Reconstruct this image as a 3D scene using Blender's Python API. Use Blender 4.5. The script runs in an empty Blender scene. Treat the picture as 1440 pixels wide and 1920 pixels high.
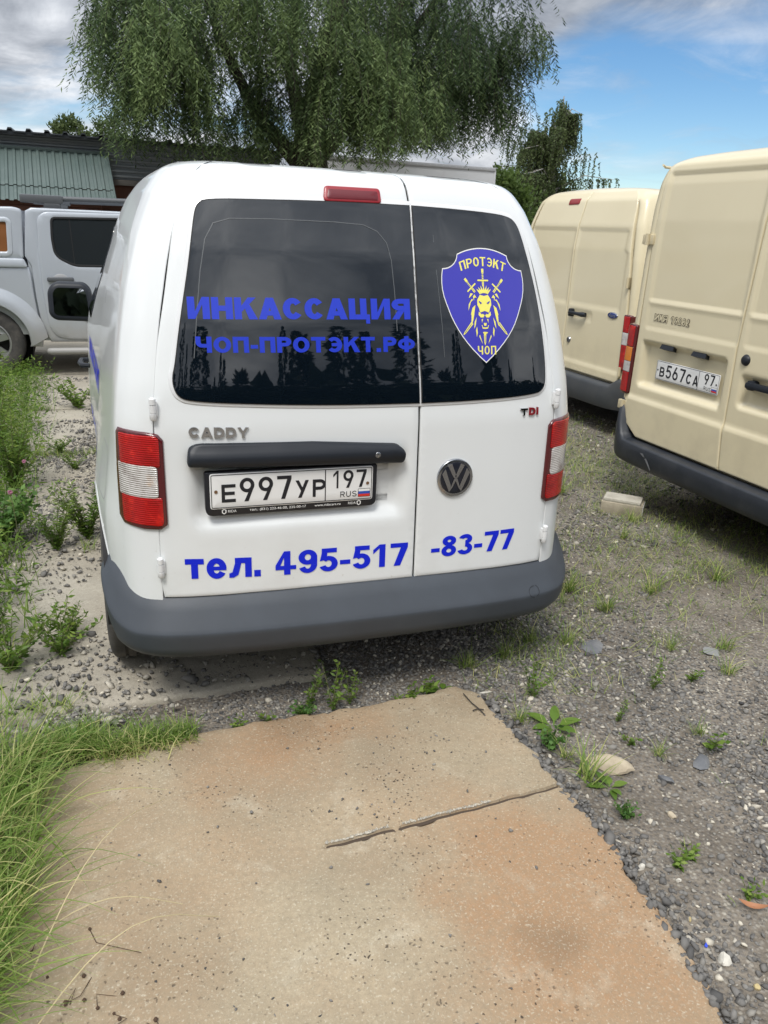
import bpy, bmesh, math, random
import numpy as np
from mathutils import Vector, Matrix
from mathutils.geometry import delaunay_2d_cdt

scene = bpy.context.scene
COL = scene.collection
rad = math.radians
rng = np.random.default_rng(7)
random.seed(7)

# ------------------------------------------------------------------ camera
cam = bpy.data.cameras.new('camera')
cam.sensor_fit = 'VERTICAL'; cam.sensor_height = 36.0
cam.lens = 1434.5 / 1920 * 36.0
cam.clip_start = 0.05; cam.clip_end = 2000
camo = bpy.data.objects.new('camera', cam); COL.objects.link(camo)
_yaw, _pit, _rol = .3349, -.353, .047
_w = Vector((math.sin(_yaw)*math.cos(_pit), math.cos(_yaw)*math.cos(_pit), math.sin(_pit)))
_r0 = Vector((math.cos(_yaw), -math.sin(_yaw), 0)); _u0 = _r0.cross(_w)
_r = _r0*math.cos(_rol) + _u0*math.sin(_rol); _u = _u0*math.cos(_rol) - _r0*math.sin(_rol)
m = Matrix((_r, _u, -_w)).transposed().to_4x4(); m.translation = Vector((-.7427, -2.2525, 1.5781))
camo.matrix_world = m
scene.camera = camo

# ------------------------------------------------------------------ light
SUN_EL, SUN_AZ = 59.0, 216.0          # azimuth clockwise from +Y: behind the camera and to its left
scene.view_settings.view_transform = 'Standard'
scene.view_settings.look = 'None'
scene.view_settings.exposure = 0.76
scene.view_settings.gamma = 1.0
scene.view_settings.use_curve_mapping = False
world = bpy.data.worlds.new('World'); scene.world = world; world.use_nodes = True
def build_world():
    nt = world.node_tree; n = nt.nodes; L = nt.links
    n.clear()
    out = n.new('ShaderNodeOutputWorld'); bg = n.new('ShaderNodeBackground')
    bg.inputs['Strength'].default_value = 0.075
    L.new(bg.outputs[0], out.inputs[0])
    sky = n.new('ShaderNodeTexSky'); sky.sky_type = 'NISHITA'; sky.sun_disc = False
    sky.sun_elevation = rad(SUN_EL); sky.sun_rotation = rad(SUN_AZ)
    sky.air_density = 1.0; sky.dust_density = 0.0; sky.ozone_density = 4.0
    tc = n.new('ShaderNodeTexCoord')
    sep = n.new('ShaderNodeSeparateXYZ'); L.new(tc.outputs['Generated'], sep.inputs[0])
    def M(op, a, b=None, c=None, clamp=False):
        q = n.new('ShaderNodeMath'); q.operation = op; q.use_clamp = clamp
        for i, v in enumerate((a, b, c)):
            if v is None: continue
            if isinstance(v, (int, float)): q.inputs[i].default_value = v
            else: L.new(v, q.inputs[i])
        return q.outputs[0]
    zz = M('MAXIMUM', sep.outputs[2], 0.0)
    zs = M('ADD', zz, 0.22)
    px = M('DIVIDE', sep.outputs[0], zs); py = M('DIVIDE', sep.outputs[1], zs)
    cmb = n.new('ShaderNodeCombineXYZ'); L.new(px, cmb.inputs[0]); L.new(py, cmb.inputs[1])
    def noise(scale, det, rough, off, dist=0.0):
        mp = n.new('ShaderNodeMapping'); mp.inputs['Location'].default_value = off
        L.new(cmb.outputs[0], mp.inputs[0])
        t = n.new('ShaderNodeTexNoise'); t.inputs['Scale'].default_value = scale
        t.inputs['Detail'].default_value = det; t.inputs['Roughness'].default_value = rough
        t.inputs['Distortion'].default_value = dist
        L.new(mp.outputs[0], t.inputs['Vector']); return t.outputs['Fac']
    big = noise(0.75, 7, .55, (3.1, 1.7, 0), .35)
    wisp = noise(2.2, 8, .62, (9.4, 2.2, 0), .8)
    shade = noise(1.3, 6, .55, (19.3, 10.2, 2.0), .3)
    # an open blue quarter of sky towards the right of the view (direction azimuth about 48 deg, low)
    dirv = n.new('ShaderNodeVectorMath'); dirv.operation = 'DOT_PRODUCT'
    nrm = n.new('ShaderNodeVectorMath'); nrm.operation = 'NORMALIZE'
    L.new(tc.outputs['Generated'], nrm.inputs[0]); L.new(nrm.outputs[0], dirv.inputs[0])
    az, el = rad(41), rad(6)
    dirv.inputs[1].default_value = (math.sin(az)*math.cos(el), math.cos(az)*math.cos(el), math.sin(el))
    openq = n.new('ShaderNodeMapRange'); openq.interpolation_type = 'SMOOTHSTEP'
    L.new(dirv.outputs['Value'], openq.inputs['Value'])
    openq.inputs['From Min'].default_value = .955; openq.inputs['From Max'].default_value = .987
    openq.inputs['To Min'].default_value = 0.0; openq.inputs['To Max'].default_value = 0.36
    cov = M('SUBTRACT', M('ADD', big, M('MULTIPLY', M('SUBTRACT', wisp, .5), .22)), openq.outputs[0])
    hi_ = n.new('ShaderNodeMapRange'); L.new(sep.outputs[2], hi_.inputs['Value']); hi_.inputs['From Min'].default_value = .17; hi_.inputs['From Max'].default_value = .30; hi_.inputs['To Max'].default_value = .26
    cov = M('ADD', cov, hi_.outputs[0])
    cl = n.new('ShaderNodeMapRange'); cl.interpolation_type = 'SMOOTHSTEP'
    L.new(cov, cl.inputs['Value']); cl.inputs['From Min'].default_value = .20; cl.inputs['From Max'].default_value = .42
    # thin veil of wisps
    veil = n.new('ShaderNodeMapRange'); L.new(wisp, veil.inputs['Value'])
    veil.inputs['From Min'].default_value = .50; veil.inputs['From Max'].default_value = .80
    veil.inputs['To Max'].default_value = .55
    cfac = M('MAXIMUM', cl.outputs[0], veil.outputs[0], None, True)
    ramp = n.new('ShaderNodeValToRGB'); e = ramp.color_ramp.elements
    e[0].position = .40; e[0].color = (2.4, 2.65, 3.1, 1)
    e[1].position = .62; e[1].color = (9.5, 9.7, 10.0, 1)
    x = ramp.color_ramp.elements.new(.5); x.color = (5.0, 5.3, 5.8, 1)
    L.new(M('ADD', M('MULTIPLY', shade, .62), M('MULTIPLY', wisp, .38)), ramp.inputs[0])
    # an overcast sky is brighter overhead than at the horizon
    ovc = n.new('ShaderNodeVectorMath'); ovc.operation = 'SCALE'; L.new(ramp.outputs[0], ovc.inputs[0]); L.new(M('ADD', M('MULTIPLY', zz, 1.3), .72), ovc.inputs['Scale'])
    mix = n.new('ShaderNodeMix'); mix.data_type = 'RGBA'
    L.new(cfac, mix.inputs[0]); hs = n.new('ShaderNodeHueSaturation'); hs.inputs['Saturation'].default_value = 1.2; hs.inputs['Value'].default_value = .96; L.new(sky.outputs[0], hs.inputs['Color']); L.new(hs.outputs[0], mix.inputs[6]); L.new(ovc.outputs[0], mix.inputs[7])
    L.new(mix.outputs[2], bg.inputs['Color'])
build_world()
sl = bpy.data.lights.new('sun', 'SUN'); sl.energy = 1.5; sl.angle = rad(18); sl.color = (1.0, .965, .91)
slo = bpy.data.objects.new('sun', sl); COL.objects.link(slo)
_d = Vector((math.sin(rad(SUN_AZ))*math.cos(rad(SUN_EL)), math.cos(rad(SUN_AZ))*math.cos(rad(SUN_EL)), math.sin(rad(SUN_EL))))
slo.rotation_euler = _d.to_track_quat('Z', 'Y').to_euler()

# ------------------------------------------------------------------ materials
MATS = {}
def mat(name, col, rough=.5, metal=0.0, coat=0.0, spec=.5, bump=None, var=None, var2=None, dirt=None, trans=0.0, ior=None):
    """Principled material. var=(scale, colour, lo, hi): object-space noise mix. bump=(scale, strength, kind)."""
    if name in MATS: return MATS[name]
    mt = bpy.data.materials.new(name); mt.use_nodes = True; nt = mt.node_tree; n = nt.nodes; L = nt.links
    b = n['Principled BSDF']; b.inputs['Base Color'].default_value = (*col, 1)
    b.inputs['Roughness'].default_value = rough; b.inputs['Metallic'].default_value = metal
    b.inputs['Coat Weight'].default_value = coat; b.inputs['Coat Roughness'].default_value = .04
    b.inputs['Specular IOR Level'].default_value = spec
    if trans: b.inputs['Transmission Weight'].default_value = trans
    if ior: b.inputs['IOR'].default_value = ior
    tc = n.new('ShaderNodeTexCoord')
    last = None
    for v in (var, var2, dirt):
        if not v: continue
        t = n.new('ShaderNodeTexNoise'); t.inputs['Scale'].default_value = v[0]; t.inputs['Detail'].default_value = 6
        t.inputs['Roughness'].default_value = .6
        L.new(tc.outputs['Object'], t.inputs['Vector'])
        r = n.new('ShaderNodeMapRange'); L.new(t.outputs['Fac'], r.inputs['Value'])
        r.inputs['From Min'].default_value = v[2]; r.inputs['From Max'].default_value = v[3]
        fac = r.outputs[0]
        if len(v) > 4:      # height-limited: only below z=v[4] fading over v[5]
            s = n.new('ShaderNodeSeparateXYZ'); L.new(tc.outputs['Object'], s.inputs[0])
            h = n.new('ShaderNodeMapRange'); L.new(s.outputs[2], h.inputs['Value'])
            h.inputs['From Min'].default_value = v[4]; h.inputs['From Max'].default_value = v[4]-v[5]
            mm = n.new('ShaderNodeMath'); mm.operation = 'MULTIPLY'; L.new(fac, mm.inputs[0]); L.new(h.outputs[0], mm.inputs[1]); fac = mm.outputs[0]
        mx = n.new('ShaderNodeMix'); mx.data_type = 'RGBA'; L.new(fac, mx.inputs[0])
        if last is None: mx.inputs[6].default_value = (*col, 1)
        else: L.new(last, mx.inputs[6])
        mx.inputs[7].default_value = (*v[1], 1); last = mx.outputs[2]
    if last is not None: L.new(last, b.inputs['Base Color'])
    if bump:
        if bump[2] == 'noise':
            t = n.new('ShaderNodeTexNoise'); t.inputs['Scale'].default_value = bump[0]; t.inputs['Detail'].default_value = 5; o = t.outputs['Fac']
        elif bump[2] == 'vor':
            t = n.new('ShaderNodeTexVoronoi'); t.inputs['Scale'].default_value = bump[0]; o = t.outputs['Distance']
        else:
            t = n.new('ShaderNodeTexWave'); t.wave_type = 'BANDS'; t.bands_direction = bump[2]; t.inputs['Scale'].default_value = bump[0]; o = t.outputs['Fac']
        L.new(tc.outputs['Object'], t.inputs['Vector'])
        bp = n.new('ShaderNodeBump'); bp.inputs['Strength'].default_value = bump[1]; bp.inputs['Distance'].default_value = .01
        L.new(o, bp.inputs['Height']); L.new(bp.outputs[0], b.inputs['Normal'])
    MATS[name] = mt; return mt

def leaf_mat(name, c0, c1, c2, transl=.35, rough=.55):
    """Foliage: colour by the per-leaf attribute 'tint', some light passing through."""
    if name in MATS: return MATS[name]
    mt = bpy.data.materials.new(name); mt.use_nodes = True; nt = mt.node_tree; n = nt.nodes; L = nt.links
    b = n['Principled BSDF']; out = n['Material Output']
    a = n.new('ShaderNodeAttribute'); a.attribute_name = 'tint'
    r = n.new('ShaderNodeValToRGB'); e = r.color_ramp.elements
    e[0].color = (*c0, 1); e[1].color = (*c2, 1); x = e.new(.5); x.color = (*c1, 1)
    L.new(a.outputs['Fac'], r.inputs[0]); L.new(r.outputs[0], b.inputs['Base Color'])
    b.inputs['Roughness'].default_value = rough; b.inputs['Specular IOR Level'].default_value = .3
    tr = n.new('ShaderNodeBsdfTranslucent'); L.new(r.outputs[0], tr.inputs[0])
    mx = n.new('ShaderNodeMixShader'); mx.inputs[0].default_value = transl
    L.new(b.outputs[0], mx.inputs[1]); L.new(tr.outputs[0], mx.inputs[2]); L.new(mx.outputs[0], out.inputs[0])
    MATS[name] = mt; return mt

# ------------------------------------------------------------------ mesh helpers
def tag(o, label=None, cat=None, group=None, kind=None):
    if label: o['label'] = label
    if cat: o['category'] = cat
    if group: o['group'] = group
    if kind: o['kind'] = kind
    return o
def link(name, me, parent=None):
    o = bpy.data.objects.new(name, me); COL.objects.link(o)
    if parent is not None: o.parent = parent
    return o
def empty(name, loc=(0, 0, 0), rz=0.0):
    o = bpy.data.objects.new(name, None); COL.objects.link(o)
    o.location = loc; o.rotation_euler = (0, 0, rz); o.empty_display_size = .2
    return o
def mesh(name, V, F, m, smooth=True, sharp=38):
    me = bpy.data.meshes.new(name); me.from_pydata([tuple(map(float, v)) for v in V], [], F)
    me.validate(); me.materials.append(m)
    if smooth:
        me.shade_smooth()
        if sharp: me.set_sharp_from_angle(angle=rad(sharp))
    me.update(); return me
def obj(name, V, F, m, parent=None, smooth=True, sharp=38):
    return link(name, mesh(name, V, F, m, smooth, sharp), parent)
def np_mesh(name, V, quads, m, tint=None, smooth=False):
    """Fast mesh from numpy: V (n,3), quads (k,3 or 4)."""
    me = bpy.data.meshes.new(name); V = np.asarray(V, np.float32); Q = np.asarray(quads, np.int32)
    k = Q.shape[1]
    me.vertices.add(len(V)); me.vertices.foreach_set('co', V.ravel())
    me.loops.add(Q.size); me.loops.foreach_set('vertex_index', Q.ravel())
    me.polygons.add(len(Q)); me.polygons.foreach_set('loop_start', np.arange(0, Q.size, k, dtype=np.int32))
    me.polygons.foreach_set('loop_total', np.full(len(Q), k, np.int32))
    if smooth: me.polygons.foreach_set('use_smooth', np.ones(len(Q), bool))
    if tint is not None:
        at = me.attributes.new('tint', 'FLOAT', 'POINT'); at.data.foreach_set('value', np.asarray(tint, np.float32))
    me.materials.append(m); me.update(calc_edges=True); return me
class MB:
    """Collects shapes for ONE mesh object."""
    def __init__(s): s.V = []; s.F = []
    def add(s, V, F):
        b = len(s.V); s.V += [tuple(v) for v in V]; s.F += [tuple(i+b for i in f) for f in F]; return s
    def box(s, lo, hi, bev=0.0):
        x0, y0, z0 = lo; x1, y1, z1 = hi
        if bev <= 0:
            V = [(x0,y0,z0),(x1,y0,z0),(x1,y1,z0),(x0,y1,z0),(x0,y0,z1),(x1,y0,z1),(x1,y1,z1),(x0,y1,z1)]
            return s.add(V, [(0,3,2,1),(4,5,6,7),(0,1,5,4),(1,2,6,5),(2,3,7,6),(3,0,4,7)])
        bm = bmesh.new(); bmesh.ops.create_cube(bm, size=1)
        for v in bm.verts: v.co = Vector(((v.co.x+.5)*(x1-x0)+x0, (v.co.y+.5)*(y1-y0)+y0, (v.co.z+.5)*(z1-z0)+z0))
        bmesh.ops.bevel(bm, geom=list(bm.edges), offset=bev, segments=2, profile=.6, affect='EDGES')
        bm.verts.index_update(); s.add([v.co[:] for v in bm.verts], [[v.index for v in f.verts] for f in bm.faces]); bm.free(); return s
    def tube(s, pts, r, n=8, cap=True):
        pts = [Vector(p) for p in pts]; rs = r if isinstance(r, (list, tuple)) else [r]*len(pts)
        b = len(s.V); up = Vector((0, 0, 1))
        for i, p in enumerate(pts):
            t = (pts[min(i+1, len(pts)-1)] - pts[max(i-1, 0)]).normalized()
            a = t.cross(up if abs(t.z) < .95 else Vector((1, 0, 0))).normalized(); c = t.cross(a)
            for k in range(n):
                th = 2*math.pi*k/n; s.V.append(tuple(p + (a*math.cos(th) + c*math.sin(th))*rs[i]))
        for i in range(len(pts)-1):
            for k in range(n):
                s.F.append((b+i*n+k, b+i*n+(k+1) % n, b+(i+1)*n+(k+1) % n, b+(i+1)*n+k))
        if cap: s.F.append(tuple(b+k for k in range(n))[::-1]); s.F.append(tuple(b+(len(pts)-1)*n+k for k in range(n)))
        return s
    def lathe(s, prof, c, axis='x', n=32):
        """prof: (radius, along) pairs revolved about an axis through c."""
        b = len(s.V); k = len(prof)
        for i in range(n):
            th = 2*math.pi*i/n; co, si = math.cos(th), math.sin(th)
            for r, h in prof:
                q = (h, r*co, r*si) if axis == 'x' else ((r*co, h, r*si) if axis == 'y' else (r*co, r*si, h))
                s.V.append((c[0]+q[0], c[1]+q[1], c[2]+q[2]))
        for i in range(n):
            j = (i+1) % n
            for q in range(k-1): s.F.append((b+i*k+q, b+j*k+q, b+j*k+q+1, b+i*k+q+1))
        return s
    def obj(s, name, m, parent=None, smooth=True, sharp=38): return obj(name, s.V, s.F, m, parent, smooth, sharp)
def grid_faces(nr, nc, close=False):
    F = []
    for i in range(nr-1):
        for j in range(nc-1 if not close else nc):
            k = (j+1) % nc; F.append((i*nc+j, i*nc+k, (i+1)*nc+k, (i+1)*nc+j))
    return F
def interp(x, xs, ys): return float(np.interp(x, xs, ys))
class Curve:
    """A smoothed interpolation table."""
    def __init__(s, xs, ys, sig=.02, n=400):
        lo, hi = xs[0], xs[-1]; s.x = np.linspace(lo, hi, n); y = np.interp(s.x, xs, ys); d = s.x[1]-s.x[0]
        w = max(1, int(3*sig/d)); k = np.exp(-.5*(np.arange(-w, w+1)*d/sig)**2); k /= k.sum()
        pad = np.concatenate([2*y[0]-y[w:0:-1], y, 2*y[-1]-y[-2:-w-2:-1]]); s.y = np.convolve(pad, k, 'valid')
    def __call__(s, v): return float(np.interp(v, s.x, s.y))
def roundpoly(P, r, n=5):
    """Fillet the corners of a closed polygon; r one radius or one per corner."""
    out = []; N = len(P); rr = r if isinstance(r, (list, tuple)) else [r]*N
    for i in range(N):
        p = Vector(P[i]); a = Vector(P[i-1]); b = Vector(P[(i+1) % N])
        if rr[i] <= 0: out.append(tuple(p)); continue
        da = (a-p); db = (b-p); R = min(rr[i], da.length*.49, db.length*.49)
        s0 = p+da.normalized()*R; s1 = p+db.normalized()*R
        for k in range(n+1):
            t = k/n; q = s0*(1-t)**2 + p*2*t*(1-t) + s1*t*t; out.append(tuple(q))
    return out
def resample(P, step):
    out = []
    for i in range(len(P)):
        a = Vector(P[i]); b = Vector(P[(i+1) % len(P)]); k = max(1, int((b-a).length/step))
        for j in range(k): out.append(tuple(a.lerp(b, j/k)))
    return out
def inside(px, py, P):
    P = np.asarray(P); x, y = P[:, 0], P[:, 1]; x2, y2 = np.roll(x, -1), np.roll(y, -1)
    c = np.zeros(len(px), bool)
    for a, b, d, e in zip(x, y, x2, y2):
        if b == e: continue
        c ^= ((b > py) != (e > py)) & (px < (d-a)*(py-b)/(e-b)+a)
    return c
def outset(P, d):
    """Move a closed polygon outward by d (2-D)."""
    A = np.asarray(P, float); area = .5*np.sum(A[:, 0]*np.roll(A[:, 1], -1)-np.roll(A[:, 0], -1)*A[:, 1])
    t1 = A-np.roll(A, 1, 0); t2 = np.roll(A, -1, 0)-A
    t1 /= np.linalg.norm(t1, axis=1)[:, None]+1e-9; t2 /= np.linalg.norm(t2, axis=1)[:, None]+1e-9
    n1 = np.stack([t1[:, 1], -t1[:, 0]], 1); n2 = np.stack([t2[:, 1], -t2[:, 0]], 1)
    nn = n1+n2; nn /= np.maximum(np.linalg.norm(nn, axis=1)[:, None], 1e-6)
    k = 1/np.maximum((nn*n1).sum(1), .5)
    return (A+nn*(d*k*(1 if area > 0 else -1))[:, None]).tolist()
def patch(name, P, fmap, m, parent=None, off=0.0, thick=.012, bev=.002, holes=(), step=.03, extra=(), sharp=38, seg=None):
    """A sheet-metal panel: polygon P (with holes) in surface coordinates, laid on the surface fmap(a, b, d) -> xyz
    (d = distance off the surface), with a rolled edge of radius bev and a rim going `thick` behind it."""
    loops = [resample(P, seg or step)] + [resample(h, seg or step) for h in holes]
    V2 = []; E = []
    for lp in loops:
        b = len(V2); k = len(lp); V2 += lp; E += [(b+i, b+(i+1) % k) for i in range(k)]
    A = np.array(loops[0]); lo, hi = A.min(0), A.max(0)
    gx, gy = np.meshgrid(np.arange(lo[0]+step*.5, hi[0], step), np.arange(lo[1]+step*.5, hi[1], step))
    g = np.stack([gx.ravel(), gy.ravel()], 1)
    if len(extra): g = np.concatenate([g, np.asarray(extra)])
    ok = inside(g[:, 0], g[:, 1], loops[0])
    for h in loops[1:]: ok &= ~inside(g[:, 0], g[:, 1], h)
    g = g[ok]; allp = np.array(V2)
    if len(g):
        keep = np.ones(len(g), bool)
        for i in range(0, len(allp), 200):
            dd = ((g[:, None, :]-allp[None, i:i+200, :])**2).sum(2).min(1); keep &= dd > (step*.35)**2
        g = g[keep]; V2 = V2+[tuple(q) for q in g]
    vs, es, fs, ov, oe, of = delaunay_2d_cdt([Vector(v) for v in V2], E, [], 0, 1e-7)
    vs = np.array([v[:] for v in vs]); tri = np.array([f for f in fs if len(f) == 3])
    c = vs[tri].mean(1); ok = inside(c[:, 0], c[:, 1], loops[0])
    for h in loops[1:]: ok &= ~inside(c[:, 0], c[:, 1], h)
    tri = tri[ok]
    V = [fmap(a, b, off) for a, b in vs]; F = [tuple(int(i) for i in t) for t in tri]
    if thick > 0:
        for li, lp in enumerate(loops):
            k = len(lp); base = len(V)
            o1 = outset(lp, bev if li == 0 else -bev)
            mid = outset(lp, bev*.6 if li == 0 else -bev*.6)
            V += [fmap(a, b, off) for a, b in lp]
            V += [fmap(a, b, off-bev*.35) for a, b in mid]
            V += [fmap(a, b, off-bev) for a, b in o1]
            V += [fmap(a, b, off-thick) for a, b in o1]
            for r in range(3):
                for i in range(k):
                    j = (i+1) % k; F.append((base+r*k+i, base+r*k+j, base+(r+1)*k+j, base+(r+1)*k+i))
    me = mesh(name, V, F, m, True, None)
    bm = bmesh.new(); bm.from_mesh(me); bmesh.ops.remove_doubles(bm, verts=bm.verts, dist=1e-6)
    bmesh.ops.recalc_face_normals(bm, faces=bm.faces); bm.to_mesh(me); bm.free()
    me.shade_smooth(); me.set_sharp_from_angle(angle=rad(sharp)); me.update()
    return link(name, me, parent)
def ribbon(pts, w, closed=False):
    """A flat ribbon (2-D quads) of width w along a polyline."""
    A = [Vector(p) for p in pts]; N = len(A); Lf = []; Rt = []
    for i in range(N):
        a = A[i-1] if (i or closed) else A[i]; b = A[(i+1) % N] if (i < N-1 or closed) else A[i]
        t1 = (A[i]-a); t2 = (b-A[i])
        if t1.length < 1e-9: t1 = t2
        if t2.length < 1e-9: t2 = t1
        t1.normalize(); t2.normalize(); n1 = Vector((-t1.y, t1.x)); n2 = Vector((-t2.y, t2.x)); nn = (n1+n2)
        nn = nn.normalized() if nn.length > 1e-6 else n1; k = 1/max(nn.dot(n1), .45)
        Lf.append(A[i]+nn*k*w/2); Rt.append(A[i]-nn*k*w/2)
    out = []
    for i in range(N if closed else N-1):
        j = (i+1) % N; out.append([Lf[i][:], Rt[i][:], Rt[j][:], Lf[j][:]])
    return out
# ------------------------------------------------------------------ lettering (own block alphabet, drawn as polygons)
def arc(cx, cy, rx, ry, tv, th, a0, a1, n=14):
    o = []; i = []
    for k in range(n+1):
        a = rad(a0+(a1-a0)*k/n); c, s = math.cos(a), math.sin(a)
        o.append((cx+rx*c, cy+ry*s)); i.append((cx+(rx-tv)*c, cy+(ry-th)*s))
    return [[o[k], o[k+1], i[k+1], i[k]] for k in range(n)]
def glyph(ch, W, v, h):
    """Pieces (lists of polygons; each piece is one layer) of a letter in a box W wide and 1 high; v, h stroke widths."""
    R = lambda x0, y0, x1, y1: [[(x0, y0), (x1, y0), (x1, y1), (x0, y1)]]
    P = lambda *p: [list(p)]
    r = W/2
    if ch == 'И': return [R(0,0,v,1), R(W-v,0,W,1), P((v,0),(v,.34),(W-v,1),(W-v,.66))]
    if ch in 'НH': return [R(0,0,v,1), R(W-v,0,W,1), R(v,.5-h/2,W-v,.5+h/2)]
    if ch in 'КK': return [R(0,0,v,1), P((v,.42),(W-v*1.15,1),(W,1),(v,.30)) , P((v+.02,.36),(v*1.15,.66),(W,0),(W-v*1.25,0))] if v < .2 else [R(0,0,v,1), P((v,.34),(v,.62),(W-v*1.2,1),(W-.02,1)), P((v+(W-v)*.22,.50),(v+(W-v)*.52,.70),(W+.03,0),(W-v*1.15,0))]
    if ch in 'АA': 
        s = v*1.08; return [P((0,0),(s,0),(r+s*.42,1),(r-s*.5,1)), P((W-s,0),(W,0),(r+s*.5,1),(r-s*.42,1)), R(W*.24,.18,W*.76,.18+h*.9)]
    if ch in 'СC': return [arc(r, .5, r, .5, v*1.05, h*1.08, 36, 324, 28)]
    if ch == 'Ц': return [R(0,0,v,1), R(W*.86-v,h,W*.86,1), R(v,0,W*.86,h), R(W-v*.62,-.2,W,h)]
    if ch == 'Я': return [R(W-v,0,W,1), R(W*.45,1-h,W-v,1), R(W*.45,.42,W-v,.42+h), arc(W*.45,.71,W*.45,.29,v,h,90,270,12), P((0,0),(v*1.1,0),(W*.42+v*.8,.42),(W*.42-v*.3,.42))]
    if ch == 'Ч': return [R(W-v,0,W,1), R(0,.66,v,1), arc(W*.4,.66,W*.4,.34,v,h,180,270,8), R(W*.4,.32,W-v,.32+h)]
    if ch in 'ОO0': return [arc(r, .5, r, .5, v, h, 0, 360, 32)]
    if ch == 'П': return [R(0,0,v,1), R(W-v,0,W,1), R(v,1-h,W-v,1)]
    if ch in 'РP': return [R(0,0,v,1), R(v,1-h,W*.55,1), R(v,.40,W*.55,.40+h), arc(W*.55,.70,W*.45,.30,v,h,-90,90,12)]
    if ch in 'ТT': return [R(r-v/2,0,r+v/2,1-h), R(0,1-h,W,1)]
    if ch == 'Э': return [arc(r-.02, .5, r+.02, .5, v, h, -138, 138, 26), R(W*.3,.5-h*.45,W-v,.5+h*.45)]
    if ch == 'Ф': return [arc(r, .52, r, .38, v*.9, h, 0, 360, 30), R(r-v/2,-.02,r+v/2,1.04)]
    if ch == 'т': return [R(r-v/2,0,r+v/2,.72-h), R(0,.72-h,W,.72)]
    if ch == 'е': return [arc(r, .36, r, .38, v, h, 0, 330, 26), R(v*.7,.36-h*.35,W-.01,.36+h*.35)]
    if ch == 'л': return [R(W-v,0,W,.72), R(W*.26,.72-h,W-v,.72), P((W*.26,.72-h),(W*.26+v*.95,.72-h),(W*.2+v*.7,.1),(W*.2,.0),(0,0),(0,h*.8),(W*.14,.2))]
    if ch == '.': return [R(0,0,v,v*.9)]
    if ch == '-': return [R(0,.26,W,.26+h)]
    if ch == ':': return [R(0,0,v,v), R(0,.5,v,.5+v)]
    if ch == '1': return [R(W*.62-v/2,0,W*.62+v/2,1), P((W*.62-v/2,1),(0.02,.78),(0.02,.78-h*1.0),(W*.62-v/2,.84))]
    if ch == '4': return [R(W*.72-v,0,W*.72,1), P((W*.72-v,1),(W*.72-v*1.0,.74),(v*.75,.22+h*.9),(0,.22+h*.9),(0,.22+h)), R(0,.22,W*.72-v,.22+h*.9), R(W*.72,.22,W,.22+h*.9)]
    if ch == '5': return [R(W*.12,1-h,W*.94,1), P((W*.12,1-h),(W*.12+v*.9,1-h),(W*.06+v,.52),(W*.02,.46)), arc(r*.98,.335,r*1.02,.335,v,h,-158,140,24)]
    if ch == '7': return [R(0,1-h,W,1), P((W-v*.2,1-h),(W,1-h),(W*.42+v*.5,0),(W*.42-v*.6,0),(W-v*1.2,1-h))]
    if ch == '8': return [arc(r,.275,r,.275,v,h*.95,0,360,26), arc(r,.755,r*.92,.245,v,h*.95,0,360,26)]
    if ch == '3': return [arc(r*.96,.285,r*1.04,.285,v,h,-165,90,20), arc(r*.96,.755,r*.94,.245,v,h,-90,160,20)]
    if ch == '9': return [arc(r,.68,r,.32,v,h,0,360,28), R(W-v,.36,W,.68), arc(r,.36,r,.36,v,h,-158,0,16)] if v > .232 else [arc(r,.69,r,.31,v,h,0,360,28), P((W-v*.15,.60),(W-v*1.2,.55),(W*.34-v*.2,0),(W*.34+v*.95,0))]
    if ch == '6': return [arc(r,.32,r,.32,v,h,0,360,28), P((v*.15,.42),(v*1.2,.47),(W*.72+v*.0,1),(W*.72-v*1.15,1))]
    if ch == '2': return [R(0,0,W,h), arc(r,.70,r,.30,v,h,-28,170,18), P((0,h),(v*1.2,h),(W-v*.1,.58),(W-v*1.15,.60))]
    if ch in 'ЕE': return [R(0,0,v,1), R(v,0,W,h), R(v,1-h,W,1), R(v,.5-h/2,W*.93,.5+h/2)]
    if ch == 'У': return [P((0,1),(v*1.1,1),(r+v*.55,.42),(r-v*.05,.28)), P((W-v*1.1,1),(W,1),(W*.34+v*.5,0),(W*.34-v*.6,0))]
    if ch in 'ВB': return [R(0,0,v,1), R(v,0,W*.55,h), R(v,1-h,W*.5,1), R(v,.5-h/2,W*.5,.5+h/2), arc(W*.55,.25+h/4,W*.45,.25+h/4,v,h,-90,90,12), arc(W*.5,.75-h/4,W*.44,.25+h/4,v,h,-90,90,12)]
    if ch == 'R': return [R(0,0,v,1), R(v,1-h,W*.55,1), R(v,.42,W*.55,.42+h), arc(W*.55,.71,W*.42,.29,v,h,-90,90,12), P((W*.45,.42),(W*.45+v*1.2,.42),(W,0),(W-v*1.2,0))]
    if ch == 'U': return [R(0,.35,v,1), R(W-v,.35,W,1), arc(r,.35,r,.35,v,h,180,360,14)]
    if ch == 'S': return [arc(r,.27,r,.27,v,h*.95,-160,90,18), arc(r,.735,r*.95,.265,v,h*.95,20,270,18)]
    if ch == 'D': return [R(0,0,v,1), R(v,0,W*.5,h), R(v,1-h,W*.5,1), arc(W*.5,.5,W*.5,.5,v,h,-90,90,16)]
    if ch == 'Y': return [R(r-v/2,0,r+v/2,.42), P((r-v/2,.42),(r+v/2,.42),(v*1.1,1),(0,1)), P((r-v/2,.42),(r+v/2,.42),(W,1),(W-v*1.1,1))]
    if ch == 'М': return [R(0,0,v,1), R(W-v,0,W,1), P((0,1),(v*1.2,1),(r+v*.5,.2),(r-v*.5,.2)), P((W-v*1.2,1),(W,1),(r+v*.5,.2),(r-v*.5,.2))]
    if ch == 'I': return [R(0,0,v,1)]
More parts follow.
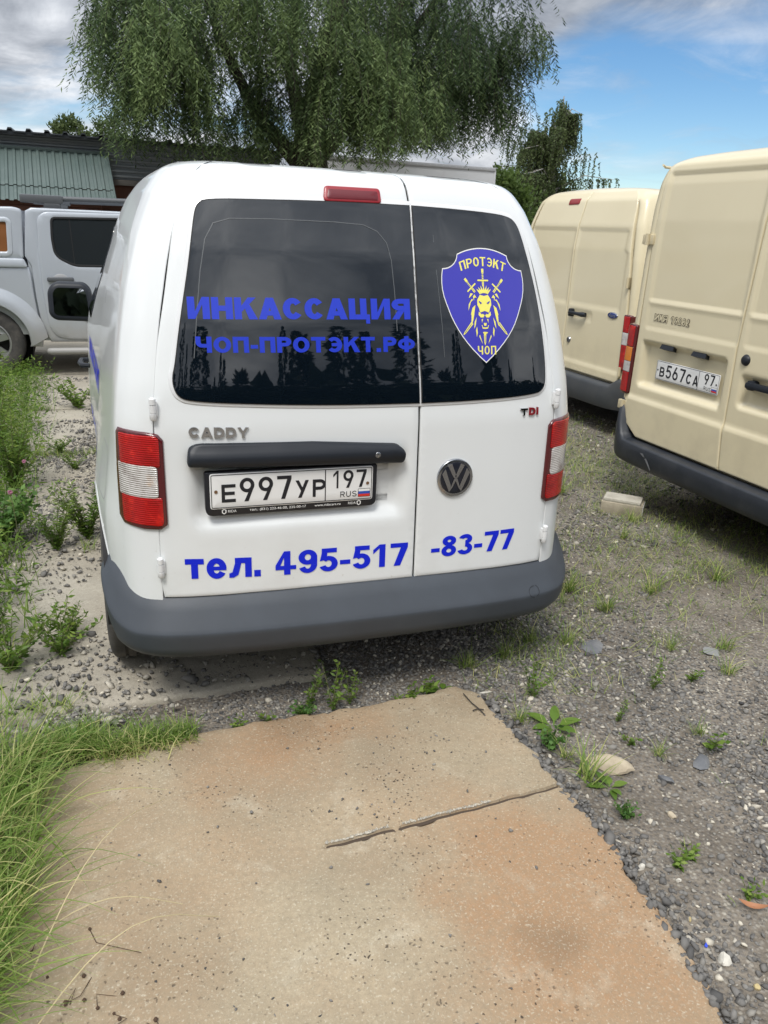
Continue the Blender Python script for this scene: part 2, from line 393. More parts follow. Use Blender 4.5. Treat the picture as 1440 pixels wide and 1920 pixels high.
    return []
WID = {'И':.95,'Н':.92,'К':.98,'А':1.02,'С':.92,'Ц':1.0,'Я':.92,'Ч':.88,'О':.98,'П':.9,'-':.42,'Р':.84,'Т':.86,'Э':.92,'.':.34,'Ф':1.1,'т':.72,'е':.78,'л':.86,' ':.42,
       'D':.9,'I':.3,'1':.66,':':.3}
def text_polys(s, v=.29, h=.235, gap=.1, wid=None, dw=.8):
    """Lay out a line of text; returns (pieces, total width) with cap height 1."""
    x = 0; out = []
    for ch in s:
        W = (wid or {}).get(ch, WID.get(ch, dw)) if ch != ' ' else (wid or {}).get(' ', .42)
        for pc in glyph(ch, W, v, h): out.append([[(a+x, b) for a, b in q] for q in pc])
        x += W+gap
    return out, x-gap
def lay_text(name, s, x0, x1, z0, z1, fmap, m, parent, off, thick=0.0, dz=0.0, split=False, **kw):
    """Text from x0 to x1 along the surface, baseline z0, cap height to z1; dz = rise of the baseline over the length."""
    pcs, tw = text_polys(s, **kw); V = []; F = []; H = z1-z0
    layer = 0
    if split:                       # every letter its own object
        root = None; x = 0; tot = tw; a_ = kw; w_ = dict(kw)
        gap_ = kw.get('gap', .1)
        for ch in s:
            W = (kw.get('wid') or {}).get(ch, WID.get(ch, kw.get('dw', .8))) if ch != ' ' else .42
            k = (x1-x0)/tw
            if ch != ' ': lay_text(name, ch, x0+x*k, x0+(x+W)*k, z0+dz*x/tw, z1+dz*x/tw, fmap, m, parent, off, thick, dz*W/tw, **kw)
            x += W+gap_
        return None
    for pc in pcs:
        layer = (layer+1) % 5; o = off+layer*.00012
        for q in pc:
            b = len(V); k = len(q)
            V += [fmap(x0+(x1-x0)*a/tw, z0+H*c+dz*a/tw, o) for a, c in q]; F.append(tuple(range(b, b+k)))
            if thick:
                V += [fmap(x0+(x1-x0)*a/tw, z0+H*c+dz*a/tw, o-thick) for a, c in q]
                F += [(b+i, b+(i+1) % k, b+k+(i+1) % k, b+k+i) for i in range(k)]
    return obj(name, V, F, m, parent, smooth=False)
def lay_polys(name, polys, fmap, m, parent, off, smooth=False):
    V = []; F = []
    for li, q in enumerate(polys):
        b = len(V); V += [fmap(a, c, off+(li % 7)*.00009) for a, c in q]; F.append(tuple(range(b, b+len(q))))
    return obj(name, V, F, m, parent, smooth)
def font_text(name, s, x0, x1, z0, H, fmap, m, parent, off, outline=0.0, shear=0.0):
    """Small print set in Blender's built-in face, fitted between x0 and x1."""
    cu = bpy.data.curves.new(name, 'FONT'); cu.body = s; cu.size = 1; cu.shear = shear; cu.resolution_u = 3; cu.offset = outline
    t = bpy.data.objects.new(name, cu); COL.objects.link(t)
    dg = bpy.context.evaluated_depsgraph_get(); me = bpy.data.meshes.new_from_object(t.evaluated_get(dg))
    bpy.data.objects.remove(t); bpy.data.curves.remove(cu)
    co = np.array([v.co[:] for v in me.vertices]); F = [tuple(p.vertices) for p in me.polygons]; bpy.data.meshes.remove(me)
    a0, a1 = co[:, 0].min(), co[:, 0].max()
    V = [fmap(x0+(x1-x0)*(c[0]-a0)/(a1-a0), z0+H*c[1]/.72, off) for c in co]
    return obj(name, V, F, m, parent, False)
def plate(parent, cx, cz, fmap, chars, region, m_white, m_black, off, flag_mats, digits_wide=True, bolts=None):
    """A Russian number plate, 520 x 112 mm, with its flag, laid on a surface."""
    w, hgt = .26, .056
    P = roundpoly([(cx-w, cz-hgt), (cx+w, cz-hgt), (cx+w, cz+hgt), (cx-w, cz+hgt)], .008, 3)
    pl = patch('number_plate', P, fmap, m_white, parent, off=off, thick=.003, bev=.001, step=.06)
    q = outset(P, -.0035)
    lay_polys('plate_border', ribbon(q, .0022, True)+ribbon([(cx+.102, cz-hgt+.004), (cx+.102, cz+hgt-.004)], .003), fmap, m_black, pl, off+.0006)
    x = cx-.226
    for ch in chars:
        dig = ch.isdigit(); H = .076 if dig else .058; W = .0455 if dig else .043
        lay_text('plate_character', ch, x, x+W, cz-.036, cz-.036+H, fmap, m_black, pl, off+.0007, v=.225 if dig else .21, h=.145 if dig else .18, wid={ch: .9})
        x += W+.0128
    x = cx+(.127 if len(region) == 3 else .146)
    for ch in region:
        ww = .024 if ch == '1' else .034
        lay_text('region_digit', ch, x, x+ww, cz-.012, cz+.047, fmap, m_black, pl, off+.0007, v=.225, h=.145, wid={ch: .9}); x += ww+.010
    lay_text('country_code', 'RUS', cx+.152, cx+.207, cz-.043, cz-.024, fmap, m_black, pl, off+.0007, v=.13, h=.13, gap=.22)
    for i, fm in enumerate(flag_mats):
        lay_polys('flag_stripe', [[(cx+.212, cz-.018-.009*(i+1)), (cx+.252, cz-.018-.009*(i+1)), (cx+.252, cz-.018-.009*i), (cx+.212, cz-.018-.009*i)]], fmap, fm, pl, off+.0006)
    lay_polys('flag_border', ribbon([(cx+.212, cz-.045), (cx+.252, cz-.045), (cx+.252, cz-.018), (cx+.212, cz-.018)], .0012, True), fmap, m_black, pl, off+.0010)
    if bolts:
        for bx in (-.243, .243):
            lay_polys('plate_screw', [[(cx+bx+.0055*math.cos(k*.6283), cz+.0055*math.sin(k*.6283)) for k in range(10)]], fmap, bolts, pl, off+.002)
    return pl
# ------------------------------------------------------------------ palette
WHITE = mat('white_paint', (.745, .768, .77), .28, coat=.6, spec=.45, dirt=(3.0, (.42, .39, .34), .46, .95, .80, .6), var2=(55, (.50, .46, .40), .66, .80, .75, .45))
BUMPER = mat('grey_bumper_plastic', (.050, .058, .070), .5, spec=.42, bump=(900, .08, 'noise'), var=(2.5, (.064, .076, .093), .45, .75))
DARKPL = mat('dark_plastic', (.013, .016, .022), .45, spec=.35, var=(3, (.018, .022, .029), .45, .75))
BLACK = mat('black_gap', (.006, .006, .007), .7)
RUBBER = mat('tyre_rubber', (.045, .043, .041), .85, var=(14, (.10, .092, .080), .40, .75), bump=(120, .2, 'noise'))
GLASS = mat('tinted_glass', (.003, .006, .010), .015, spec=.85)
CHROME = mat('chrome', (.62, .63, .65), .12, metal=1.0)
CHROMED = mat('dull_chrome', (.42, .43, .45), .22, metal=1.0)
RED = mat('red_lens', (.40, .004, .004), .18, spec=.3, coat=.35, bump=(48, .30, 'Z'), var=(26, (.85, .03, .015), .52, .8), var2=(9, (.20, .002, .003), .48, .68))
REDL = mat('red_lens_smooth', (.26, .012, .016), .3, coat=.25)
REDD = mat('dark_red_housing', (.085, .006, .009), .18, coat=.7)
CLEAR = mat('clear_lens', (.60, .575, .55), .10, coat=.8, bump=(48, .45, 'Z'), var=(24, (.34, .30, .28), .45, .7), var2=(9, (.65, .40, .20), .62, .8))
AMBER = mat('amber_lens', (.75, .22, .012), .15, coat=.7, bump=(48, .3, 'Z'))
BLUE = mat('blue_vinyl', (.006, .020, .62), .4, spec=.25)
BLUE2 = mat('blue_vinyl_on_glass', (.014, .040, .52), .25, spec=.45)
SHIELD = mat('shield_blue', (.045, .042, .42), .2, spec=.5)
YELLOW = mat('shield_yellow', (.86, .80, .16), .35)
OFFWHITE = mat('off_white_print', (.82, .82, .80), .4)
PLATEW = mat('plate_white', (.80, .80, .79), .35, coat=.2)
PLATEB = mat('plate_black', (.012, .013, .018), .4)
FLAGW = OFFWHITE; FLAGB = mat('flag_blue', (.02, .08, .42), .4); FLAGR = mat('flag_red', (.62, .035, .02), .4)
SCREW = mat('rusty_screw', (.16, .085, .04), .6)
REDCH = mat('red_badge', (.30, .02, .03), .25, metal=.4)
ALU = mat('alloy', (.48, .48, .48), .35, metal=.8)

# ------------------------------------------------------------------ white panel van (rear at y = 0, its left at -x)
LEAN = Curve([0, .4, .8, 1.0, 1.06, 1.1, 1.3, 1.5, 1.65, 1.70, 1.72, 1.737, 1.747, 1.757, 1.767, 1.778, 1.79, 1.80], [0, 0, .012, .02, .03, .035, .085, .15, .21, .234, .248, .266, .290, .360, .50, .75, 1.1, 1.3], .010, 1400)
CORN = Curve([0, .3, .5, .6, .67, .72, .76, .785, .80], [0, .001, .008, .018, .031, .052, .085, .122, .16], .012)
WR = Curve([.15, .3, .45, .67, .98, 1.09, 1.24, 1.39, 1.55, 1.66, 1.715, 1.737, 1.757, 1.772, 1.783, 1.791, 1.795], [.95, .985, 1.01, 1.02, 1.0, .985, .957, .92, .862, .80, .75, .715, .655, .575, .46, .26, .0], .006, 900)
SEAM = Curve([.3, .45, .67, 1.04, 1.155, 1.232, 1.362, 1.587, 1.678, 1.715, 1.80], [.684, .682, .680, .676, .666, .653, .624, .580, .553, .543, .51], .02)
SIDB = Curve([.1, .139, .3, .6, 1.0, 1.5, 2.0, 2.5, 3.0, 3.6, 4.1, 4.4], [.783, .786, .800, .820, .845, .874, .907, .930, .932, .89, .77, .66], .06)
SIDT = Curve([.1, .139, .3, .6, 1.0, 1.5, 2.0, 3.0, 3.6, 4.1, 4.4], [.783, .786, .800, .822, .845, .853, .853, .853, .84, .76, .66], .06)
def SID(y, z=.8):
    w = min(max((z-1.0)/.48, 0), 1); w = w*w*(3-2*w); return SIDB(y)*(1-w)+SIDT(y)*w
def yrear(x, z): return LEAN(z)+CORN(abs(x)/max(min(WR(z), 1.0), .3))
def recess(x, z):
    """Pressed pocket round the number plate (depth, m)."""
    def ss(t): t = min(max(t, 0), 1); return t*t*(3-2*t)
    k = ss((x+.585)/.05)*ss((.122-x)/.05)*ss((z-.672)/.05)*ss((.925-z)/.03)
    return .030*k
def winlip(x, z):
    return 0.0
def rear(x, z, d=0.0): return (x, yrear(x, z)-d, z)
def rear_door(x, z, d=0.0): return (x, yrear(x, z)+recess(x, z)-d, z)
def bulge(y, z): return .046*math.exp(-((y-.55)/.44)**2-((z-.55)/.27)**2)
def side(y, z, d=0.0, sgn=-1):
    return (sgn*(SID(y, z)*WR(z)+bulge(y, z)+d), y, z)

van = empty('panel_van', (0, 0, 0))
tag(van, 'small white panel van with blue Cyrillic lettering, seen from behind on the concrete slabs', 'van')

def build_van():
    # --- body shell: horizontal slices from the sill to the roof
    zs = list(np.linspace(.25, 1.64, 40))+list(1.64+.152*np.sin(np.linspace(.06, 1, 26)*math.pi/2))
    yf = Curve([.2, .6, .9, 1.0, 1.05, 1.3, 1.6, 1.72, 1.78, 1.80], [4.12, 4.15, 4.05, 3.8, 3.45, 2.95, 2.35, 2.05, 1.7, 1.4], .02)
    rows = []
    for z in zs:
        w = WR(z); sm = min(SEAM(z), .785*min(w, 1)*.86); ring = []
        rc = .030 if z < 1.764 else .004
        for t in np.linspace(0, 1, 8): ring.append((t*(sm-.004), yrear(t*(sm-.004), z)+rc))
        ring.append((sm+.001, yrear(sm, z)+rc)); ring.append((sm+.0015, yrear(sm, z)+.003)); ring.append((sm+.004, yrear(sm+.004, z)))
        xc = .783*min(w, 1.0)
        for t in np.linspace(.08, 1, 12):
            x = sm+.004+(xc-sm-.004)*(1-(1-t)**1.5); ring.append((x, yrear(x, z)))
        y0 = ring[-1][1]; y1 = yf(z); x0 = ring[-1][0]
        for t in np.concatenate([np.linspace(.012, .3, 26), np.linspace(.315, .86, 22), 1-.14*np.cos(np.linspace(.1, 1, 9)*math.pi/2)]):
            y = y0+(y1-y0)*t; k = max(0, (t-.86)/.14); x = (SID(y, z)*w+bulge(y, z))*math.sqrt(max(0, 1-k*k))
            bl = min(1, (y-y0)/.10); bl = bl*bl*(3-2*bl)
            ring.append((x*bl+(1-bl)*(x0+(y-y0)*.14), y))
        full = [(a, b, z) for a, b in ring]+[(-a, b, z) for a, b in ring[-2:0:-1]]
        rows.append(full)
    nc = len(rows[0]); V = [p for r in rows for p in r]; F = grid_faces(len(rows), nc, True)
    keep = []
    for f in F:                                       # wheel openings
        c = np.mean([V[i] for i in f], 0); cut = False
        for wy in (.55, 3.22):
            if abs(c[0]) > .6 and math.hypot(c[1]-wy, c[2]-.31) < .352: cut = True
        if not cut: keep.append(f)
    body = obj('body', V, keep, WHITE, van, True, 30)
    MB().box((-.70, .10, .20), (.70, 4.0, .26)).obj('underbody', BLACK, van)
    for sx in (-1, 1):
        for wy in (.55, 3.22):
            lip = []; 
            for k in range(25):
                th = rad(-8+196*k/24); y, z = wy+.356*math.cos(th), .31+.356*math.sin(th)
                lip.append((sx*(SID(y)*WR(max(z, .25))+bulge(y, max(z, .25))-.009), y, z))
            MB().tube(lip, .012, 8).obj('arch_lip', WHITE, van)
            al = MB(); ar = [(wy+.350*math.cos(rad(-4+188*k/20)), .31+.350*math.sin(rad(-4+188*k/20))) for k in range(21)]
            al.add([(sx*.855, y, z) for y, z in ar]+[(sx*.55, y, z) for y, z in ar], [(k, k+1, k+22, k+21) for k in range(20)]); al.add([(sx*.60, y, z) for y, z in ar], [tuple(range(21))]); al.obj('arch_liner', BLACK, van)
    # --- two unequal rear doors
    gap = .0078; xs = .154
    zq = list(np.linspace(.44, 1.76, 40))
    patch('door_aperture', [(SEAM(z)+.0005, z) for z in zq]+[(-SEAM(z)-.0005, z) for z in zq[::-1]], rear_door, BLACK, van, off=-.010, thick=0, step=.05, seg=.03)
    zt = 1.768; zb = .452
    zz = list(np.linspace(zb, 1.70, 36))+[1.72, 1.735, 1.75, zt]
    def tb(z): return SEAM(z)-gap
    lo = [(-tb(z), z) for z in zz]
    seam_x = lambda z: interp(z, [.45, .8, 1.06, 1.25, 1.5, 1.65, 1.71, 1.745, 1.77], [.162, .159, .157, .153, .151, .153, .148, .138, .128])
    left = roundpoly([(-tb(zb), zb)], 0)[:0]+[(seam_x(z)-gap, z) for z in zz]+[(-tb(z), z) for z in zz[::-1]]
    right = [(tb(z), z) for z in zz]+[(seam_x(z)+gap, z) for z in zz[::-1]]
    # soften the outer bottom corners
    def soft(P, sx):
        out = []
        for x, z in P:
            d = sx*x; c = SEAM(zb)-gap
            if d > .6 and z < zb+.05: z0 = z; t = (zb+.05-z0)/.05; x = sx*(c-.006*t*t)
            out.append((x, z))
        return out
    left = soft(left, -1); right = soft(right, 1)
    dl = patch('rear_door', left, rear_door, WHITE, van, off=0.0, thick=.018, bev=.0045, step=.022, seg=.02)
    dr = patch('rear_door', right, rear_door, WHITE, van, off=0.0, thick=.018, bev=.0045, step=.022, seg=.02)
    # --- glass
    GL = [(-.484, 1.640), (-.30, 1.646), (-.12, 1.651), (.03, 1.652), (.1475, 1.652), (.145, 1.48), (.147, 1.25), (.1515, 1.060), (-.02, 1.060), (-.175, 1.062), (-.422, 1.071), (-.568, 1.080), (-.597, 1.092), (-.609, 1.115), (-.611, 1.145), (-.601, 1.180), (-.585, 1.27), (-.566, 1.36), (-.545, 1.455), (-.529, 1.54), (-.517, 1.60), (-.507, 1.625)]
    GR = [(.1595, 1.652), (.307, 1.649), (.46, 1.642), (.513, 1.633), (.534, 1.618), (.548, 1.59), (.570, 1.50), (.592, 1.41), (.609, 1.30), (.621, 1.205), (.624, 1.14), (.621, 1.108), (.611, 1.090), (.590, 1.078), (.46, 1.068), (.30, 1.062), (.1635, 1.060), (.159, 1.25), (.157, 1.48)]
    GR = GR[::-1]; GL = GL[::-1]
    def smooth(P, it=2):
        for _ in range(it):
            o = []
            for i in range(len(P)):
                a, b, c = P[i-1], P[i], P[(i+1) % len(P)]
                u = math.hypot(a[0]-b[0], a[1]-b[1]); v = math.hypot(c[0]-b[0], c[1]-b[1])
                ca = ((a[0]-b[0])*(c[0]-b[0])+(a[1]-b[1])*(c[1]-b[1]))/(u*v)
                if ca > -.35: o.append(b); continue
                o += [(b[0]*.75+a[0]*.25, b[1]*.75+a[1]*.25), (b[0]*.75+c[0]*.25, b[1]*.75+c[1]*.25)]
            P = o
        return P
    GR = smooth(GR); GL = smooth(GL)
    for nm, P, door in (('rear_window', GL, dl), ('rear_window', GR, dr)):
        lipP = outset(P, .010)
        ws = patch('window_surround', lipP, rear, mat('white_paint_lip', (.72, .73, .735), .3, coat=.5), van, off=.0035, thick=.006, bev=.0045, step=.05, seg=.02)
        patch('window_seal', outset(P, .002), rear, BLACK, ws, off=.0072, thick=.004, bev=.001, step=.05, seg=.02)
        patch(nm, P, rear, GLASS, ws, off=.0082, thick=.0, bev=.0008, step=.014, seg=.014)
    # pressed inner frame that shows faintly through the tint
    LINE = mat('inner_frame_line', (.085, .092, .10), .5)
    inner = [(-.548, 1.20), (-.530, 1.34), (-.515, 1.44), (-.495, 1.53), (-.468, 1.575), (-.42, 1.590), (-.30, 1.594), (-.10, 1.594), (-.01, 1.590), (.035, 1.572), (.062, 1.54), (.074, 1.49), (.079, 1.40), (.083, 1.24)]
    sm_in = []
    for i in range(len(inner)-1):
        for k in range(4):
            t = k/4; sm_in.append((inner[i][0]*(1-t)+inner[i+1][0]*t, inner[i][1]*(1-t)+inner[i+1][1]*t))
    lay_polys('inner_frame', ribbon(sm_in, .0028), rear, LINE, van, .0089)
    lay_polys('inner_frame', ribbon([(.222, 1.57), (.226, 1.45), (.236, 1.30), (.242, 1.20)], .0022), rear, LINE, van, .0089)
    # --- high brake light
    BLP = roundpoly([(-.127, 1.656), (.054, 1.658), (.052, 1.696), (-.120, 1.695)], .008, 3)
    bl = patch('high_brake_light', BLP, rear, REDD if False else mat('brake_light_rim', (.30, .012, .02), .3, coat=.4), van, off=.009, thick=.02, bev=.003, step=.03)
    patch('brake_lens', roundpoly([(-.118, 1.662), (.046, 1.664), (.044, 1.689), (-.113, 1.688)], .005, 3), rear, mat('brake_lens_red', (.14, .008, .014), .25, coat=.3), bl, off=.0105, thick=.003, bev=.0008, step=.03)
    # --- lettering and badges
    lay_text('letter', 'ИНКАССАЦИЯ', -.558, .128, 1.3095, 1.3705, rear, BLUE2, van, .0092, dz=.006, gap=.075, v=.31, split=True)
    lay_text('letter', 'ЧОП-ПРОТЭКТ.РФ', -.541, .140, 1.2160, 1.2610, rear, BLUE2, van, .0092, v=.28, h=.23, gap=.10, dz=.002, split=True)
    lay_text('letter', 'тел.', -.606, -.366, .513, .607, rear_door, BLUE, dl, .0014, split=True, v=.27, h=.2, gap=.1, dz=-.008, wid={'т': .74, 'е': .80, 'л': .92, '.': .32})
    lay_text('letter', '495-517', -.322, .135, .5035, .586, rear_door, BLUE, dl, .0014, split=True, v=.235, h=.19, gap=.085, dw=.70, dz=-.006, wid={'-': .40, '1': .62, '4': .76})
    lay_text('letter', '-83-77', .222, .545, .514, .590, rear_door, BLUE, dr, .0014, split=True, v=.235, h=.19, gap=.085, dw=.70, dz=.004, wid={'-': .40})
    lay_text('model_badge', 'CADDY', -.576, -.399, .9715, 1.0025, rear_door, CHROME, dl, .006, thick=.005, v=.32, h=.27, gap=.16, wid={'C': 1.25, 'A': 1.3, 'D': 1.2, 'Y': 1.3}, dz=-.004)
    lay_text('engine_badge', 'T', .527, .556, 1.004, 1.028, rear_door, CHROME, dr, .006, thick=.005, v=.26, h=.24, wid={'T': 1.1})
    lay_text('engine_badge', 'DI', .562, .600, 1.0045, 1.0295, rear_door, REDCH, dr, .006, thick=.005, v=.27, h=.24, gap=.2, wid={'D': 1.0, 'I': .3})
    # --- round maker's emblem on the right door
    ex, ez, er = .293, .802, .0635
    def disc(r, n=40): return [(ex+r*math.cos(2*math.pi*k/n), ez+r*math.sin(2*math.pi*k/n)) for k in range(n)]
    em = patch('round_emblem', disc(er), rear_door, CHROMED, van, off=.008, thick=.010, bev=.002, step=.03)
    patch('emblem_field', disc(er*.86), rear_door, mat('emblem_blue_black', (.012, .014, .022), .25), em, off=.0092, thick=.002, bev=.0005, step=.03)
    k = er*.86
    def E(*p): return [(ex+a*k, ez+b*k) for a, b in p]
    bars = [E((-.56, .80), (-.30, .93), (.0, .22), (-.13, .02))[::-1], E((.56, .80), (.30, .93), (.0, .22), (.13, .02)), E((-.13, .10), (.13, .10), (.13, .02), (-.13, .02)),
            E((-.93, .30), (-.72, .62), (-.30, -.50), (-.40, -.88))[::-1], E((.93, .30), (.72, .62), (.30, -.50), (.40, -.88)),
            E((-.42, -.88), (-.22, -.62), (.09, .0), (-.09, .0))[::-1], E((.42, -.88), (.22, -.62), (-.09, .0), (.09, .0))]
    V = []; F = []
    for li, q in enumerate(bars):
        b = len(V); o = .0112+li*.0001; V += [rear_door(a, c, o) for a, c in q]+[rear_door(a, c, .0085) for a, c in q]; F.append((b, b+1, b+2, b+3)); F += [(b+i, b+(i+1) % 4, b+4+(i+1) % 4, b+4+i) for i in range(4)]
    obj('emblem_letters', V, F, CHROMED, em, False)
    # --- handle strip
    HS = roundpoly([(-.579, .890), (.0975, .874), (.098, .905), (.078, .924), (-.20, .9415), (-.548, .946), (-.574, .938)], [.006, .006, .015, .02, 0, .02, .015], 4)
    def strip(a, b, d=0.0): 
        x, y, z = rear(a, b, 0); t = max(0, min(1, (b-.874)/.07)); bow = .020*math.sin(math.pi*min(1, t*.9+.12))
        return (x, y-.016-bow-d, z)
    hs = patch('handle_strip', HS, strip, DARKPL, van, off=0, thick=.05, bev=.006, step=.012, seg=.012)
    patch('key_lock', [(.006+.0085*math.cos(i*.5236), .903+.0085*math.sin(i*.5236)) for i in range(12)], strip, CHROMED, hs, off=.001, thick=.004, bev=.0008, step=.02)
    # --- number plate
    def pl(a, b, d=0.0): return (a, .012+(b-.80)*.02-d, b)
    fr = patch('plate_frame', roundpoly([(-.5335, .726), (.0105, .726), (.0115, .862), (-.5345, .862)], [.02, .02, .006, .006], 4), pl, PLATEB, van, off=.004, thick=.02, bev=.003, step=.06)
    plate(van, -.2615, .8030, pl, 'Е997УР', '197', PLATEW, PLATEB, .006, (FLAGW, FLAGB, FLAGR), bolts=SCREW)
    font_text('frame_lettering', 'тел.: (831) 222-46-00, 225-00-17', -.402, -.222, .7335, .0080, pl, OFFWHITE, fr, .0045, .004)
    font_text('frame_lettering', 'www.ridacars.ru', -.194, -.108, .7335, .0080, pl, OFFWHITE, fr, .0045, .004)
    for x in (-.469, -.082):
        font_text('frame_lettering', 'RIDA', x, x+.026, .7330, .0085, pl, OFFWHITE, fr, .0045, .0)
    for cx in (-.481, -.046):
        lay_polys('frame_logo', ribbon([(cx+.0065*math.cos(rad(90+60*i))*(1.0 if i % 2 else .92), .737+.0075*math.sin(rad(90+60*i))) for i in range(6)], .0028, True), pl, OFFWHITE, fr, .0045)
    # --- tail lights
    for sx in (-1, 1):
        L0 = [(.655, .700), (.672, .686), (.72, .684), (.775, .689), (.784, .705), (.782, .85), (.777, .970), (.772, .981), (.70, .978), (.668, .974), (.656, .960)]
        Pm = [(sx*x, z) for x, z in L0]; Pm = Pm if sx > 0 else Pm[::-1]
        tl = patch('tail_light', Pm, rear, REDD, van, off=.010, thick=.03, bev=.006, step=.012, seg=.012)
        def seg(z0, z1, x0, x1, r):
            q = roundpoly([(x0, z0), (x1, z0), (x1, z1), (x0, z1)], r, 4); q = [(sx*a, b) for a, b in q]
            return q if sx > 0 else q[::-1]
        patch('red_lens', seg(.882, .974, .664, .775, [.004, .003, .006, .016]), rear, RED, tl, off=.0130, thick=.004, bev=.001, step=.012, seg=.012)
        patch('clear_lens', seg(.784, .884 if False else .8815, .673, .7815, [.012, .003, .003, .012]), rear, CLEAR, tl, off=.0136, thick=.004, bev=.001, step=.012, seg=.012)
        patch('red_lens', seg(.694, .7835, .662, .777, [.016, .012, .003, .004]), rear, RED, tl, off=.0130, thick=.004, bev=.001, step=.012, seg=.012)
    # --- hinges
    HW = mat('white_paint_hinge', (.74, .75, .755), .35, coat=.3)
    for sx in (-1, 1):
        for z0, z1 in ((1.022, 1.090), (.522, .590)):
            x = sx*(SEAM(z0)-.002); y = yrear(x, z0); d = .011
            h = MB(); zm = (z0+z1)/2
            h.tube([(x, y-d, z0), (x, y-d, z0+.004), (x, y-d, z0+.020), (x, y-d, z0+.0215)], [.007, .010, .010, .008], 12)
            h.tube([(x, y-d, z0+.0225), (x, y-d, z1-.0225)], [.0102, .0102], 12)
            h.tube([(x, y-d, z1-.0215), (x, y-d, z1-.020), (x, y-d, z1-.004), (x, y-d, z1)], [.008, .010, .010, .006], 12)
            h.box((x-.014 if sx > 0 else x+.001, y-.011, z0+.012), (x-.001 if sx > 0 else x+.014, y+.002, z1-.012), .002)
            h.obj('door_hinge', HW, van)
    # --- bumper: swept profile
    px = [-.865, -.868, -.860, -.842, -.80, -.74, -.66, -.5, -.25, 0]; py = [.30, .235, .17, .105, .04, -.005, -.035, -.055, -.065, -.068]
    path = list(zip(px, py))+[(-a, b) for a, b in list(zip(px, py))[-2::-1]]
    dense = []
    for i in range(len(path)-1):
        for q in range(4): t = q/4; dense.append((path[i][0]*(1-t)+path[i+1][0]*t, path[i][1]*(1-t)+path[i+1][1]*t))
    dense.append(path[-1]); A = np.array(dense)
    for _ in range(4): A[1:-1] = .25*A[:-2]+.5*A[1:-1]+.25*A[2:]
    T = np.gradient(A, axis=0); T /= np.linalg.norm(T, axis=1)[:, None]; Nn = np.stack([T[:, 1], -T[:, 0]], 1)    # outward
    rows = []
    ztop = Curve([0, .6, .70, .78, .84, .87, .90], [.449, .450, .456, .475, .505, .535, .545], .02)
    for i, (a, n) in enumerate(zip(A, Nn)):
        yy = a[1]; ax = abs(a[0])
        s = np.clip((yy-.09)/.19, 0, 1)                # towards the ends on the flanks
        zt_ = .449+.093*np.clip((yy-.02)/.22, 0, 1)**1.3
        zbm = .238+.012*np.clip((yy+.07)/.2, 0, 1)+.20*s**1.5
        crease = zt_-.105+.03*s
        prof = [(-.095, zt_+.003), (-.072+.03*s, zt_+.001), (-.062+.03*s, zt_-.006), (-.036+.014*s, zt_-.040), (-.010, crease+.014), (-.002, crease+.003), (0.0, crease-.004), (-.002, crease-.014),
                (-.005, (crease+zbm)/2), (-.013, zbm+.03), (-.028, zbm+.010), (-.05, zbm), (-.12, zbm+.004)]
        rows.append([(a[0]+n[0]*o, a[1]+n[1]*o, z) for o, z in prof])
    V = [p for r in rows for p in r]; F = grid_faces(len(rows), len(rows[0]))
    bp = obj('bumper', V, F, BUMPER, van, True, 50)
    bp.data.materials[0] = BUMPER
    # towing-eye cover: a fine circular groove at the right of the bumper
    def onb(a, b, d=0.0):
        i = int(np.argmin(np.abs(A[len(A)//2:, 0]-a)))+len(A)//2; q = rows[i]; zs_ = [p[2] for p in q]
        k = int(np.argmin([abs(z-b) for z in zs_[3:11]]))+3
        k2 = k+1 if b < zs_[k] else k-1; t = (b-zs_[k])/((zs_[k2]-zs_[k]) or 1)
        p = np.array(q[k])*(1-t)+np.array(q[k2])*t; n = Nn[i]
        return (a, float(p[1])+n[1]*d, b)
    lay_polys('towing_eye_cover', ribbon([(.63+.022*math.cos(i*.2618), .355+.020*math.sin(i*.2618)) for i in range(24)], .0016, True), onb, PLATEB, van, .0012)
    # --- wheels
    for sx in (-1, 1):
        for wy in (.55, 3.22):
            x0 = sx*.865; s = -sx
            wh = empty('wheel', (0, 0, 0)); wh.parent = van
            t = MB(); W_ = .195; pr = [(.195, .008), (.215, .002), (.262, 0), (.290, .006), (.306, .016), (.3125, .028)]
            for g0 in (.060, .097, .134):
                pr += [(.3135, g0-.005), (.306, g0-.0045), (.306, g0+.0045), (.3135, g0+.005)]
            pr += [(.3125, W_-.028), (.306, W_-.016), (.29, W_-.006), (.262, W_), (.2, W_-.01)]
            t.lathe([(r, x0+s*h) for r, h in pr], (0, wy, .3135), 'x', 56).obj('tyre', RUBBER, wh, True, 30)
            MB().lathe([(.0, x0+s*.03), (.06, x0+s*.022), (.085, x0+s*.035), (.16, x0+s*.028), (.185, x0+s*.012), (.202, x0+s*.008), (.204, x0+s*.02), (.2, x0+s*.15)], (0, wy, .3135), 'x', 40).obj('rim', ALU, wh)
    # --- left flank: front door window, lettering, handles, fuel flap, mirror
    for sg in (-1, 1):
        sd = lambda a, b, d=0.0, q=sg: side(a, b, d, q)
        patch('side_window', roundpoly([(1.98, 1.095), (2.72, 1.09), (2.62, 1.25), (2.28, 1.53), (2.02, 1.53)], .04, 4), sd, GLASS, van, off=.004, thick=.006, bev=.002, step=.05)
        for ym in (1.90, .88):
            lay_polys('door_gap', ribbon([(ym, .34), (ym, 1.0), (ym+.02, 1.3), (ym+.05, 1.56)], .006), sd, BLACK, van, .0012)
        lay_text('letter', 'ИНКАССАЦИЯ', 1.93 if sg < 0 else .92, .92 if sg < 0 else 1.93, .925, 1.015, sd, BLUE, van, .002, split=True)
